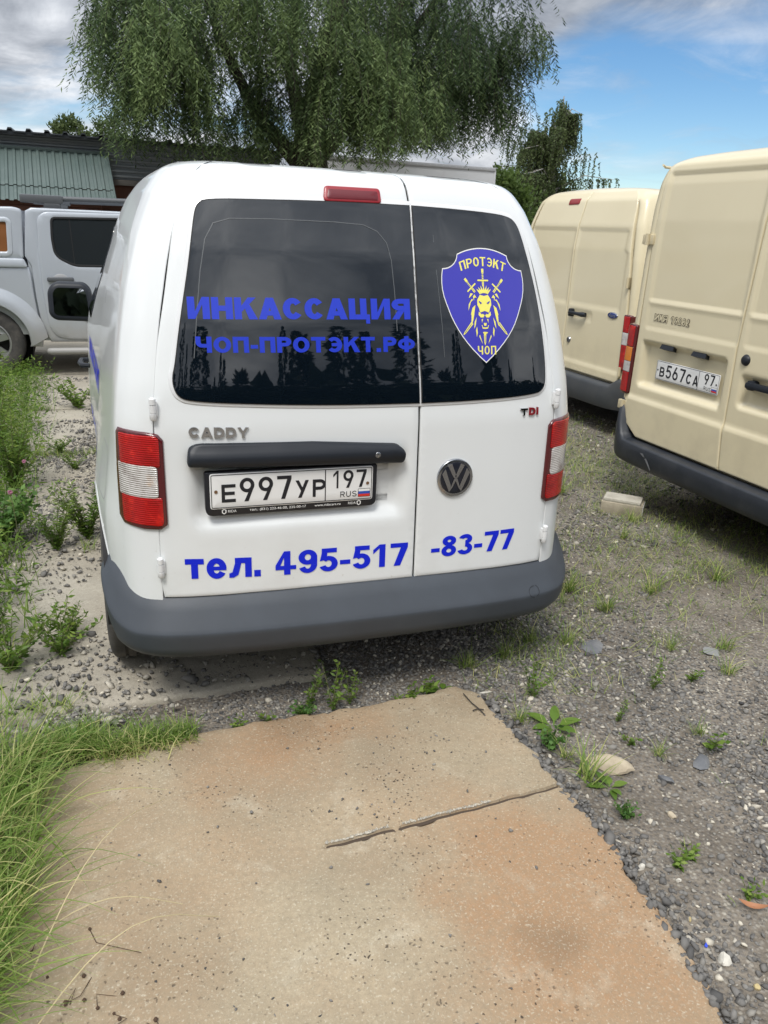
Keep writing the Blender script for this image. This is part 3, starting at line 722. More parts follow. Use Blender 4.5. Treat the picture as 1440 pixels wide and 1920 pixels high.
        lay_text('letter', '495-517-83-77', 1.93 if sg < 0 else .92, .92 if sg < 0 else 1.93, .60, .68, sd, BLUE, van, .002, v=.235, h=.19, gap=.085, dw=.7, split=True)
        hd = MB(); yh, zh = 1.98, .87; q = sd(yh, zh)
        hd.tube([sd(yh-.09, zh, .005), sd(yh-.08, zh, .038), sd(yh, zh, .046), sd(yh+.08, zh, .038), sd(yh+.09, zh, .005)], [.012, .014, .014, .014, .012], 8).obj('door_handle', DARKPL, van)
    lay_polys('fuel_flap', ribbon(roundpoly([(.285, .70), (.46, .70), (.46, .875), (.285, .875)], .03, 5), .004, True), side, mat('panel_gap_grey', (.35, .36, .36), .5), van, .001)
    for sx in (-1, 1):
        mr = empty('door_mirror', (0, 0, 0)); mr.parent = van
        def mf(a, b, d=0.0): return (sx*a, 2.74-d+.03*(a-1.0)+.150*(b-1.1), b)
        H = [(.905, 1.005), (1.10, 1.010), (1.125, 1.030), (1.125, 1.155), (1.095, 1.190), (.945, 1.188), (.920, 1.160)]
        H = roundpoly(H, .03, 5); H = H if sx > 0 else H[::-1]
        m1 = patch('mirror_housing', [(a, b) for a, b in H], mf, DARKPL, mr, off=0, thick=.10, bev=.018, step=.03, seg=.02)
        MB().box((min(sx*.94, sx*1.10), 2.80, 1.02), (max(sx*.94, sx*1.10), 2.87, 1.17), .03).obj('mirror_back', DARKPL, mr)
        patch('mirror_glass', outset(H, -.012), mf, mat('mirror', (.75, .76, .77), .02, metal=1.0), mr, off=.002, thick=0, step=.05)
        MB().tube([(sx*.86, 2.80, 1.03), (sx*.93, 2.80, 1.04)], [.04, .03], 8).obj('mirror_arm', DARKPL, mr)
    # windscreen and front lights (out of sight from here)
    for sx in (-1, 1):
        MB().box((min(sx*.52, sx*.72), 3.86, .72), (max(sx*.52, sx*.72), 4.02, .88), .03).obj('headlight', CLEAR, van)
build_van()
# ------------------------------------------------------------------ shield emblem on the right rear window
def build_shield(door):
    # drawn in units of the sticker: x -1..1 (half width), y -1..1 (half height), laid on the glass
    cx, cz, hw, hh = .392, 1.3595, .147, .180
    def mp(a, b, d=0.0): return rear(cx+a*hw, cz+b*hh, d)
    def ol():
        R_ = []
        for k in range(9):  t = k/8; R_.append((.62*t, .975-.115*t**2.0))                # crown
        for k in range(1, 9): t = k/8; R_.append((.62+.02*t+.35*t**1.7, .86-.25*(1-(1-t)**1.8)))   # shoulder notch
        for k in range(1, 15):
            t = k/14; y = .60-1.585*t; R_.append((1.0*(1-max(0, (t-.05)/.95)**2.35)*(1+.03*math.sin(math.pi*min(1, t*2.5))), y))
        return R_
    R_ = ol(); P = [(a, b) for a, b in R_]+[(-a, b) for a, b in R_[-2:0:-1]]
    P = P[::-1]
    sh = patch('shield_sticker', P, mp, SHIELD, door, off=.0090, thick=0, step=.12, seg=.06)
    lay_polys('shield_border', ribbon(P, .018, True), mp, OFFWHITE, sh, .0093)
    Y = []
    def T(pts, ox=0, oy=0, ang=0, s=1.0):
        c, si = math.cos(rad(ang)), math.sin(rad(ang)); Y.append([(ox+s*(a*c-b*si)*hh/hw*1.0, oy+s*(a*si+b*c)) for a, b in pts])
    # lettering on an arch
    pcs = []
    word = 'ПРОТЭКТ'; x = -.545; n = len(word)
    for i, ch in enumerate(word):
        W = .135; gx = -.50+1.0*i/(n-1); gy = .752-.075*(gx/.5)**2; ang = -rad(17)*gx/.5
        pc = glyph(ch, .78, .20, .14)
        for piece in pc:
            for q in piece:
                o = []
                for a, b in q:
                    u, v = (a-.39)*.182, (b-.5)*.155
                    o.append((gx*1.0+u*math.cos(ang)-v*math.sin(ang), gy+u*math.sin(ang)+v*math.cos(ang)))
                pcs.append(o)
    for i, ch in enumerate('ЧОП'):
        for piece in glyph(ch, .78, .20, .14):
            for q in piece: pcs.append([(-.205+.165*i+(a)*.165, -.845+b*.15) for a, b in q])
    for q_ in ([p for p in pcs if p[0][1] > 0], [p for p in pcs if p[0][1] <= 0]): lay_polys('shield_lettering', q_, mp, YELLOW, sh, .0094)
    # three swords behind the head
    def sword(ox, oy, ang, blade0, blade1):
        T([(-.022, .13), (.022, .13), (.022, .20), (-.022, .20)], ox, oy, ang)
        for k in range(4): T([(-.017, .02+k*.028), (.017, .028+k*.028), (.017, .044+k*.028), (-.017, .036+k*.028)], ox, oy, ang)
        T([(-.105, -.012), (.105, -.012), (.112, 0), (.105, .014), (-.105, .014), (-.112, 0)], ox, oy, ang)
        T([(-.020, -.10), (-.004, -.10), (-.004, -.015), (-.020, -.015)], ox, oy, ang); T([(.004, -.10), (.020, -.10), (.020, -.015), (.004, -.015)], ox, oy, ang)
        T([(.024*math.cos(k*.785), .158+.024*math.sin(k*.785)) for k in range(8)], ox, oy, ang)
        T([(-.026, blade0), (-.005, blade0), (-.005, blade1+.02), (-.017, blade1+.02)], ox, oy, ang); T([(.005, blade0), (.026, blade0), (.017, blade1+.02), (.005, blade1+.02)], ox, oy, ang)
        T([(-.017, blade1+.02), (.017, blade1+.02), (0, blade1-.03)], ox, oy, ang)
    sword(-.02, .43, 0, -.88, -1.09)
    sword(-.31, .305, 41, -.80, -1.05)
    sword(.31, .305, -41, -.80, -1.05)
    # lion's head: simple own drawing in flat shapes, mirrored about its axis
    def B(pts):
        Y.append([(a-.01, b) for a, b in pts]); Y.append([(-a-.01, b) for a, b in pts][::-1])
    for k in range(-3, 4):                                        # crest of hair
        a = k*17; T([(-.028, .0), (.028, .0), (.0, .15-.012*abs(k))], -.01+k*.026, .215, -a)
    B([(0, .165), (.10, .185), (.17, .10), (.175, .01), (.14, -.04), (.11, -.12), (.04, -.10), (0, -.09)])     # face
    B([(.0, -.125), (.08, -.15), (.145, -.10), (.155, -.16), (.10, -.205), (.035, -.20), (0, -.16)])            # muzzle
    B([(.185, .13), (.235, .19), (.275, .15), (.255, .08), (.245, .13), (.22, .14)])                           # ear
    B([(.27, .20), (.33, .21), (.38, .12), (.32, .16)])
    B([(.27, .10), (.33, .06), (.40, -.09), (.385, .02), (.31, .11)])
    B([(.225, .01), (.30, -.04), (.345, -.16), (.33, -.15), (.345, -.36), (.29, -.24), (.265, -.16)])
    B([(.205, -.20), (.26, -.28), (.275, -.40), (.235, -.33)])
    B([(.205, -.36), (.235, -.42), (.215, -.54), (.19, -.47)])
    B([(.14, -.50), (.155, -.53), (.075, -.66), (.085, -.62)])
    B([(.045, -.225), (.085, -.235), (.078, -.30), (.066, -.26)])                                              # fangs
    B([(0, -.30), (.035, -.295), (.03, -.34), (0, -.35)])
    B([(0, -.375), (.06, -.37), (.078, -.33), (.09, -.34), (.065, -.395), (0, -.40)])
    B([(0, -.455), (.065, -.455), (.035, -.49), (.03, -.475), (0, -.53)])                                      # beard tuft
    lay_polys('lion_and_swords', Y, mp, YELLOW, sh, .0095)
    K = [[(.045, .045), (.125, .085), (.125, .065), (.085, .025)], [(-.145, .085), (-.065, .045), (-.105, .025), (-.145, .065)],
         [(-.075, -.125), (.055, -.125), (-.01, -.165)]]
    lay_polys('lion_eyes', K, mp, SHIELD, sh, .0104)
build_shield(van)
# ------------------------------------------------------------------ beige delivery vans (rear at local y = 0, facing away along +y)
TAN = mat('beige_paint', (.71, .63, .435), .30, coat=.5, spec=.45, var=(1.2, (.68, .60, .41), .4, .7), dirt=(4.0, (.40, .34, .24), .48, .95, .9, .6))
BEIGEH = mat('beige_hinge', (.58, .50, .33), .4)
BUMPB = mat('black_bumper_plastic', (.020, .024, .032), .45, var=(6, (.05, .053, .06), .5, .85), bump=(400, .1, 'noise'))
BUMPG = mat('grey_black_bumper', (.05, .055, .062), .55, var=(5, (.075, .078, .08), .45, .8))
def ss(t): t = min(max(t, 0.0), 1.0); return t*t*(3-2*t)
def box_in(x, z, x0, x1, z0, z1, w=.02): return ss((x-x0)/w)*ss((x1-x)/w)*ss((z-z0)/w)*ss((z1-z)/w)
def sweep_bumper(name, path, ztop, zbot, prof, m, parent):
    dense = []
    for i in range(len(path)-1):
        for q in range(4): t = q/4; dense.append((path[i][0]*(1-t)+path[i+1][0]*t, path[i][1]*(1-t)+path[i+1][1]*t))
    dense.append(path[-1]); A = np.array(dense)
    for _ in range(3): A[1:-1] = .25*A[:-2]+.5*A[1:-1]+.25*A[2:]
    T = np.gradient(A, axis=0); T /= np.linalg.norm(T, axis=1)[:, None]; Nn = np.stack([T[:, 1], -T[:, 0]], 1)
    rows = []
    for a, n in zip(A, Nn):
        zt, zb = ztop(a[0], a[1]), zbot(a[0], a[1])
        rows.append([(a[0]+n[0]*o, a[1]+n[1]*o, zb+(zt-zb)*h) for o, h in prof])
    V = [p for r in rows for p in r]; F = grid_faces(len(rows), len(rows[0]))
    return obj(name, V, F, m, parent, True, 45)
def beige_van(loc, rz, style, label):
    root = empty('delivery_van', loc, rz); tag(root, label, 'van', 'beige vans parked side by side')
    near = style == 'near'
    if near:
        half = [(0, .30), (.78, .30), (.90, .36), (.930, .50), (.938, .75), (.936, 1.1), (.932, 1.5), (.918, 1.80), (.900, 1.92), (.875, 1.985), (.83, 2.025), (.74, 2.048), (.5, 2.058), (0, 2.064)]
        hw = lambda z: interp(z, [.4, .6, 1.6, 1.90, 1.95, 1.985, 2.012], [.848, .853, .853, .838, .828, .80, .73])
        zb, zt = .428, 2.012; sx0 = -.03
    else:
        half = [(0, .25), (.80, .25), (.92, .32), (.968, .48), (.968, .8), (.95, 1.1), (.92, 1.4), (.868, 1.7), (.83, 1.83), (.795, 1.91), (.74, 1.962), (.64, 1.990), (.4, 2.003), (0, 2.012)]
        hw = lambda z: interp(z, [.4, .5, .95, 1.34, 1.7, 1.85, 1.93, 1.965], [.905, .905, .875, .830, .765, .728, .69, .62])
        zb, zt = .455, 1.965; sx0 = 0.0
    P = half+[(-x, z) for x, z in half[-2:0:-1]]
    P = roundpoly(P, .05, 3)
    lean = (lambda z: interp(z, [0, 1.7, 1.9, 2.0, 2.06], [0, 0, .01, .03, .09])) if near else (lambda z: interp(z, [0, 1.5, 1.7, 1.9, 1.98, 2.02], [0, 0, .02, .07, .13, .20]))
    st = [(.040, .075), (.006, .074), (.002, .068), (.003, .050), (.009, .030), (.022, .012), (.045, .003), (.09, 0), (.6, 0), (1.6, 0), (2.8, 0), (3.6, .01), (4.0, .08), (4.6, .12)]
    rows = []
    for y, ins in st:
        Q = outset(P, -ins) if ins > 0 else P
        k = 1 if y < 3.7 else (.82 if y < 4.2 else .52)
        rows.append([(x, y+lean(z)*(1 if y < 1 else 0), .25+(z-.25)*k) for x, z in Q])
    nc = len(rows[0]); V = [p for r in rows for p in r]; F = grid_faces(len(rows), nc, True)
    F.append(tuple(range(nc))); F.append(tuple((len(rows)-1)*nc+i for i in range(nc))[::-1])
    V2 = []
    keep = []
    for f in F:
        c = np.mean([V[i] for i in f], 0)
        keep.append(f)
    obj('body', V, keep, TAN, root, True, 40)
    if near:
        def rel(x, z):
            d = .011*box_in(x, z, -.80, -.05, 1.245, 1.962, .012)
            d += .006*box_in(x, z, -.80, -.045, 1.083, 1.236, .011)
            d += .042*box_in(x, z, -.795, -.088, .735, 1.016, .028)
            d += .011*box_in(x, z, -.005, .76, 1.245, 1.962, .012)
            d += .006*box_in(x, z, -.005, .76, 1.083, 1.236, .011)
            d += .040*box_in(x, z, .02, .40, .772, .955, .034)
            d -= .014*ss((.672-z)/.022)
            return d
    else:
        def rel(x, z):
            d = .008*box_in(x, z, .02, .73 if z > 1.5 else .77, 1.013, 1.672, .02)
            d += .008*box_in(x, z, -.77, -.02, 1.013, 1.672, .02)
            d -= .010*ss((.545-z)/.03)
            d += .006*box_in(x, z, .05, .40, .89, .99, .02)
            return d
    def fm(x, z, d=0.0): return (x, lean(z)+rel(x, z)-d, z)
    def flat(x, z, d=0.0): return (x, lean(z)-d, z)
    zz = list(np.linspace(zb, zt-.12, 24))+list(np.linspace(zt-.10, zt, 8))
    def bc(z):   # rounded lower outer corner
        k = max(0, (zb+.17-z)/.17) if near else max(0, (zb+.05-z)/.05); return (.13 if near else .03)*(1-math.sqrt(max(0, 1-k*k)))
    g = .0085
    for s in (-1, 1):
        o = [(s*(hw(z)-g-bc(z)), z) for z in zz]; i = [(sx0+s*g, z) for z in zz[::-1]]
        if near: i = [(sx0+s*g+interp(z, [.43, .67, 1.08, 1.73], [.034, .0, -.015, .01]), z) for z in zz[::-1]]
        Q = o+i
        if s < 0: Q = Q[::-1]
        patch('rear_door', Q, fm, TAN, root, off=0, thick=.030, bev=.005, step=.0135 if near else .018, seg=.02, sharp=60)
    # lights
    def pil(x, z, d=0.0):
        e = .938 if near else .968-max(0, z-.8)*.14
        t = min(1, max(0, (abs(x)-(e-.075))/.078)); return (x+math.copysign(d*t, x), lean(z)+.026*(1-math.sqrt(max(0, 1-t*t)))-d, z)
    for s in (-1, 1):
        if near: segs = [(.962, 1.086, RED), (.872, .957, AMBER), (.806, .868, CLEAR), (.680, .802, RED)]; x0, x1 = .862, .934; L0, L1 = .672, 1.092
        else: segs = [(.875, 1.0, RED), (.775, .87, CLEAR), (.575, .77, RED)]; x0, x1 = .878, .945; L0, L1 = .566, 1.008
        def q(z0, z1, a, b, r):
            k = (lambda z: 0) if near else (lambda z: -.05*(z-.57))
            w = [(s*(a+k(z0)), z0), (s*(b+k(z0)), z0), (s*(b+k(z1)), z1), (s*(a+k(z1)), z1)]; w = roundpoly(w, r, 3); return w if s > 0 else w[::-1]
        tl = patch('tail_light', q(L0, L1, x0, x1, .012), pil, REDD, root, off=.012, thick=.075, bev=.006, step=.012, seg=.012)
        for z0, z1, mm in segs:
            nm = 'red_lens' if mm is RED else ('amber_lens' if mm is AMBER else 'clear_lens')
            patch(nm, q(z0, z1, x0+.006, x1-.004, .004), pil, mm, tl, off=.015, thick=.004, bev=.001, step=.012, seg=.012)
    # hinges
    hz = [(1.565, 1.622), (.565, .622)] if near else [(1.225, 1.300), (.520, .585)]
    for s in (-1, 1):
        for z0, z1 in hz:
            e = hw((z0+z1)/2); hm = MB()
            a, b = (.02, .078) if near else (-.012, .012)
            hm.box((min(s*(e-a), s*(e+b)), -.012, z0), (max(s*(e-a), s*(e+b)), .03, z1), .006)
            hm.tube([(s*(e+b*.3), -.018, z0-.004), (s*(e+b*.3), -.018, z1+.004)], .013, 10)
            hm.obj('door_hinge', BEIGEH, root)
    if near:
        # drip rail end at the roof corner, plate lamps, plate, lock, handle, name badge
        for s in (-1, 1):
            MB().tube([(s*.885, .02, 2.002), (s*.912, .06, 1.995), (s*.914, .5, 1.985), (s*.914, 3.4, 1.97)], [.006, .008, .008, .008], 8).obj('drip_rail', TAN, root)
        for x in (-.572, -.306):
            lm = MB(); zl = 1.0
            V = [(x-.052, .0, zl-.022), (x+.052, .0, zl-.022), (x+.058, -.034, zl-.012), (x-.058, -.034, zl-.012), (x-.052, .0, zl+.022), (x+.052, .0, zl+.022), (x+.050, -.024, zl+.018), (x-.050, -.024, zl+.018)]
            V = [(a, b+.028, c) for a, b, c in V]
            lm.add(V, [(0, 3, 2, 1), (4, 5, 6, 7), (0, 1, 5, 4), (1, 2, 6, 5), (2, 3, 7, 6), (3, 0, 4, 7)]); lm.obj('plate_lamp', DARKPL, root, False)
        pf = lambda a, b, d=0.0: (a, .032-d, b)
        plate(root, -.4045, .8575, pf, 'В567СА', '97', PLATEW, PLATEB, .006, (FLAGW, FLAGB, FLAGR), bolts=PLATEB)
        MB().lathe([(0, -.016), (.012, -.016), (.022, -.012), (.030, .0), (.031, .01)], (.032, -.0, 1.026), 'y', 20).obj('door_lock', DARKPL, root)
        h = MB(); h.box((.07, -.018, .888), (.30, .020, .922), .012); h.box((.07, -.005, .880), (.115, .04, .93), .01); h.box((.255, -.005, .880), (.30, .04, .93), .01); h.obj('door_handle', DARKPL, root)
        BO = mat('badge_outline', (.13, .11, .075), .5)
        lay_text('name_badge', 'ИМЯ 19282', -.732, -.426, 1.136, 1.181, fm, BO, root, .002, v=.33, h=.26, gap=.10, dw=.66)
        lay_text('name_badge_fill', 'ИМЯ 19282', -.7265, -.4315, 1.1395, 1.1775, fm, TAN, root, .0032, v=.15, h=.12, gap=.19, dw=.58)
    else:
        bl = patch('high_brake_light', roundpoly([(-.265, 1.868), (-.105, 1.872), (-.105, 1.916), (-.265, 1.914)], .010, 3), flat, REDL, root, off=.006, thick=.015, bev=.003, step=.05)
        h = MB(); h.tube([(.085, -.02, .948), (.10, -.03, .950), (.22, -.035, .951), (.29, -.032, .951), (.325, -.02, .951)], [.020, .017, .015, .022, .020], 10); h.box((.07, -.035, .915), (.115, .02, .985), .012)
        h.obj('door_handle', DARKPL, root)
        ov = [(.69+.066*math.cos(k*.2094), .987+.026*math.sin(k*.2094)) for k in range(30)]
        o1 = patch('maker_badge', ov, fm, CHROMED, root, off=.006, thick=.008, bev=.002, step=.04)
        patch('badge_field', outset(ov, -.005), fm, mat('badge_blue', (.008, .025, .16), .2, coat=.5), o1, off=.0075, thick=.002, bev=.0005, step=.04)
        font_text('badge_script', 'Ford', .645, .735, .975, .026, fm, CHROME, o1, .0085, .0, .35)
        MB().lathe([(0, -.012), (.022, -.012), (.028, -.004), (.030, .008)], (.092, 0, .706), 'y', 20).obj('door_lock', CHROMED, root)
        MB().lathe([(0, -.005), (.018, -.005), (.02, .004)], (.36, -.075, .335), 'y', 14).obj('bumper_hole', BLACK, root)
        MB().box((-.79, .15, 1.90), (-.765, .19, 1.925), .006).obj('marker_lamp', AMBER, root)
    # bumper
    if near:
        path = [(-.948, .42), (-.95, .22), (-.948, .10), (-.925, .01), (-.86, -.055), (-.74, -.078), (-.5, -.085), (0, -.088)]
        path = path+[(-a, b) for a, b in path[-2::-1]]
        zt_ = lambda x, y: .405+.245*ss((abs(x)-.76)/.17)
        zb_ = lambda x, y: .262+.05*ss((y+.02)/.3)
        prof = [(-.10, 1.02), (-.02, 1.0), (-.006, .97), (0, .90), (.004, .6), (.0, .3), (-.006, .12), (-.02, .02), (-.05, 0), (-.12, .02)]
        sweep_bumper('bumper', path, zt_, zb_, prof, BUMPB, root)
        # scuffs on the plastic: pale scraped patches
        SC = mat('scuffed_plastic', (.16, .165, .175), .7)
        bf = lambda a, b, d=0.0: (a, -.0785-.010*ss((a+.75)/.5)-.006-d, b)
        lay_polys('scuff_mark', [[(-.50, .345), (-.485, .352), (-.45, .318), (-.43, .292), (-.436, .289), (-.462, .312), (-.49, .338)], [(-.55, .37), (-.52, .372), (-.50, .352), (-.52, .354)]], bf, SC, root, .0015)
    else:
        path = [(-.968, .5), (-.972, .25), (-.968, .10), (-.93, .0), (-.84, -.06), (-.5, -.078), (0, -.082)]
        path = path+[(-a, b) for a, b in path[-2::-1]]
        sweep_bumper('bumper', path, lambda x, y: .425+.10*ss((abs(x)-.80)/.17), lambda x, y: .215+.04*ss(y/.4), [(-.09, 1.02), (-.02, 1.0), (-.006, .96), (0, .85), (.004, .5), (-.004, .2), (-.02, .03), (-.06, 0), (-.12, .02)], BUMPG, root)
    MB().box((-.80, .25, .16), (.80, 4.4, .30)).obj('underbody', BLACK, root)
    for s in (-1, 1):
        for wy in (1.05, 3.95):
            w = empty('wheel'); w.parent = root
            MB().lathe([(.20, 0), (.29, .0), (.325, .02), (.335, .05), (.335, .16), (.325, .19), (.28, .205), (.2, .2)], (s*.95 if s < 0 else .745, wy, .335), 'x', 36).obj('tyre', RUBBER, w)
            MB().lathe([(0, .05), (.10, .04), (.15, .06), (.205, .02), (.205, .19), (0, .15)], (s*.95 if s < 0 else .745, wy, .335), 'x', 28).obj('rim', CHROMED, w)
            MB().lathe([(.36, .0), (.375, -.006 if s < 0 else .212), (.36, .205)], (s*.945 if s < 0 else .74, wy, .335), 'x', 36).obj('arch_liner', BLACK, root)
    return root
RZ = rad(-87.9)
beige_van((2.319, .981, 0), RZ, 'near', 'beige delivery van nearest on the right, with scuffed black bumper and number plate')
beige_van((3.157, 4.10, 0), RZ, 'far', 'beige delivery van farther back with oval badge and high brake light')
# ------------------------------------------------------------------ silver pickup parked across, its near flank at y = PY
SILVER = mat('silver_paint', (.43, .465, .51), .32, metal=.15, coat=.5, var=(2.0, (.40, .43, .47), .45, .7), dirt=(3.5, (.34, .29, .21), .15, .95, .85, .7))
SILVERW = mat('silver_paint_clean', (.46, .495, .535), .3, metal=.15, coat=.5)
GREYRAIL = mat('rail_grey', (.085, .092, .10), .45)
PGLASS = mat('pickup_glass', (.02, .024, .027), .04, spec=.6)
PY = 6.35
def build_pickup():
    root = empty('pickup_truck', (-.2, 7.2, 0)); tag(root, 'dusty silver double cab pickup with grey roof rails, parked across on the left', 'pickup truck')
    ox, oy = .2, -7.2
    def curve(z): return .055*max(0, (z-.95)/.7)**1.5+.05*max(0, (.55-z)/.3)**2     # tumblehome
    def fm(x, z, d=0.0): return (x+ox, PY+oy+curve(z)-d, z)
    def flank(name, Q, off, **kw): return patch(name, Q, fm, kw.pop('m', SILVER), root, off=off, **kw)
    # solid inner core (far side and ends) so the truck has its full width
    core = MB()
    def slab(Q, y0, y1):
        k = len(Q); V = [(x+ox, y0+oy+curve(z), z) for x, z in Q]+[(x+ox, y1+oy-curve(z), z) for x, z in Q]
        core.add(V, [tuple(range(k)), tuple(range(k, 2*k))[::-1]]+[(i, i+k, (i+1) % k+k, (i+1) % k) for i in range(k)])
    CAB = [(-1.52, .36), (1.55, .36), (1.65, .75), (1.60, .96), (.62, 1.06), (.05, 1.58), (-.10, 1.625), (-1.40, 1.622), (-1.545, 1.59), (-1.585, 1.18)]
    BED = [(-2.98, .42), (-1.60, .42), (-1.60, 1.10), (-1.64, 1.60), (-2.95, 1.56), (-3.02, 1.10)]
    slab(CAB, PY+.03, PY+1.72); slab(BED, PY+.05, PY+1.70)
    core.obj('body', SILVER, root, False)
    # wheel with arch
    AX, AZ, AR = -2.02, .34, .40
    def arcpts(r, a0, a1, n=16): return [(AX+r*math.cos(rad(a0+(a1-a0)*k/n)), AZ+r*math.sin(rad(a0+(a1-a0)*k/n))) for k in range(n+1)]
    # bed side with the arch cut out
    Q = [(-1.625, .31), (-1.535, .31), (-1.515, .42), (-1.548, .62), (-1.562, .80), (-1.572, 1.00), (-1.585, 1.065), (-2.95, 1.05), (-2.97, .45), (-2.45, .42)]+arcpts(AR, 178, -2)
    flank('bed_side', Q[::-1], 0, thick=.05, bev=.012, step=.05, seg=.05)
    flank('bed_rail', roundpoly([(-2.97, 1.072), (-1.592, 1.082), (-1.618, 1.148), (-2.97, 1.138)], .012, 3), .018, thick=.05, bev=.010, step=.06)
    # flared arch
    fl = []
    arcs = arcpts(AR+.005, -4, 184, 26); arcs2 = arcpts(AR+.055, 0, 180, 26); arcs3 = arcpts(AR+.16, 6, 174, 26)
    V = []; F = []
    for (a, b), (c, d), (e, f) in zip(arcs, arcs2, arcs3): V += [fm(a, b, .004), fm(a, b, .042), fm(c, d, .045), fm((c+e)/2, (d+f)/2, .022), fm(e, f, .001)]
    obj('wheel_arch_flare', V, grid_faces(27, 5), SILVER, root, True, 50)
    MB().lathe([(.41, .01), (.41, .30), (0, .30)], (AX+ox, PY+oy+.012, AZ), 'y', 28).obj('arch_liner', BLACK, root)
    for wx in (AX, 1.05):
        for sgn in (0, 1):
            w = empty('wheel'); w.parent = root; y0 = PY+oy+.02 if sgn == 0 else PY+oy+1.73; s = 1 if sgn == 0 else -1
            MB().lathe([(.19, .012), (.215, .004), (.29, -.002), (.318, .012), (.333, .03), (.338, .06), (.330, .062), (.330, .07), (.339, .075), (.339, .15), (.33, .155), (.33, .165), (.338, .17), (.333, .21), (.30, .235), (.2, .23)][::1], (wx+ox, y0, AZ), 'y', 44).obj('tyre', RUBBER, w) if s > 0 else MB().lathe([(.19, -.012), (.29, .002), (.333, -.03), (.339, -.075), (.339, -.15), (.333, -.21), (.2, -.23)], (wx+ox, y0, AZ), 'y', 36).obj('tyre', RUBBER, w)
            rm = MB(); rm.lathe([(.188, s*.02), (.198, s*.004), (.21, s*.006), (.20, s*.03), (.188, s*.2)], (wx+ox, y0, AZ), 'y', 36)
            rm.lathe([(0, s*.03), (.04, s*.025), (.055, s*.04), (.055, s*.1)], (wx+ox, y0, AZ), 'y', 20)
            for k in range(6):
                a = rad(60*k+20); c, si = math.cos(a), math.sin(a); p0 = (wx+ox+.04*c, AZ+.04*si); p1 = (wx+ox+.195*c, AZ+.195*si); nx, nz = -si*.024, c*.024; ex_, ez_ = -si*.034, c*.034
                V = [(p0[0]+nx, y0+s*.03, p0[1]+nz), (p0[0]-nx, y0+s*.03, p0[1]-nz), (p1[0]-ex_, y0+s*.02, p1[1]-ez_), (p1[0]+ex_, y0+s*.02, p1[1]+ez_)]
                V += [(x, y+s*.03, z) for x, y, z in V]; rm.add(V, [(0, 1, 2, 3), (4, 7, 6, 5), (0, 4, 5, 1), (1, 5, 6, 2), (2, 6, 7, 3), (3, 7, 4, 0)])
            rm.obj('rim', ALU, w, False)
            MB().lathe([(0, s*.13), (.17, s*.13), (.17, s*.14)], (wx+ox, y0, AZ), 'y', 24).obj('brake_disc', mat('brake_dark', (.03, .028, .026), .7), w)
    # cab side with door
    cabL = [(-1.433, .36), (-1.497, .50), (-1.525, .79), (-1.535, 1.09), (-1.590, 1.185), (-1.548, 1.59), (-1.50, 1.618)]
    WN = [(-1.324, 1.542), (-.62, 1.560), (-.64, 1.112), (-1.15, 1.106), (-1.318, 1.192), (-1.334, 1.36)]
    DO = [(-1.380, 1.592), (-.56, 1.605), (-.56, .375), (-1.24, .381), (-1.375, .405), (-1.432, .50), (-1.460, .84), (-1.464, 1.22), (-1.450, 1.545)]
    DO = roundpoly(DO, [.05, .01, .03, .02, .06, .05, 0, 0, .05], 4)
    WR_ = roundpoly(WN, [.035, .02, .02, .06, .07, .05], 5)
    post = [(-1.425, .36)]+cabL[1:]+[(1.0, 1.03), (1.62, .95), (1.66, .60), (1.5, .36)]
    post = cabL+[(-.15, 1.622), (-.06, 1.59), (.60, 1.07), (1.60, .955), (1.66, .70), (1.55, .36)]
    hole = outset(DO, .006)
    hole2 = [(-.55, .375), (-.55, 1.60)]
    flank('cab_side', post[::-1], -.012, thick=.02, bev=.012, step=.06, seg=.04, holes=[hole])
    d = flank('rear_side_door', DO[::-1] if False else DO, .0, thick=.03, bev=.006, step=.05, seg=.03, holes=[WR_])
    patch('door_shadow_gap', outset(DO, .02), fm, BLACK, root, off=-.022, thick=0, step=.2)
    sl_ = patch('window_seal', outset(WR_, .012), fm, BLACK, root, off=.002, thick=.01, bev=.002, step=.08, holes=[outset(WR_, -.006)])
    patch('side_window', WR_, fm, PGLASS, root, off=-.006, thick=0, step=.08)
    patch('window_divider', [(-1.150, 1.112), (-1.142, 1.112), (-1.158, 1.545), (-1.168, 1.545)], fm, BLACK, root, off=-.003, thick=0, step=.1)
    # handle and its cup
    cup = [(-1.288+.068*math.cos(k*.3142), .968+.052*math.sin(k*.3142)) for k in range(20)]
    patch('handle_cup', cup, fm, mat('handle_cup_grey', (.36, .365, .37), .4), root, off=.003, thick=.006, bev=.002, step=.03)
    patch('door_handle', roundpoly([(-1.409, .952), (-1.174, .957), (-1.174, .988), (-1.409, .984)], .010, 3), fm, GREYRAIL, root, off=.032, thick=.03, bev=.006, step=.05)
    patch('door_moulding', roundpoly([(-1.10, .575), (-.2, .585), (-.2, .735), (-1.10, .725)], .02, 3), fm, DARKPL, root, off=.016, thick=.02, bev=.006, step=.06)
    # front door window, front parts (mostly hidden by the white van)
    patch('side_window', roundpoly([(-.48, 1.12), (.42, 1.12), (.02, 1.545), (-.46, 1.562)], .03, 4)[::1], fm, PGLASS, root, off=.004, thick=.008, bev=.002, step=.1)
    lay_polys('door_gap', ribbon([(-.52, .40), (-.52, 1.60)], .008), fm, BLACK, root, .002)
    # step bar, roof, rails
    MB().tube([(-1.46+ox, PY+oy-.01, .262), (-1.44+ox, PY+oy-.03, .262), (.6+ox, PY+oy-.03, .285)], [.030, .034, .034], 12).obj('side_step', mat('step_grey', (.30, .295, .28), .5), root)
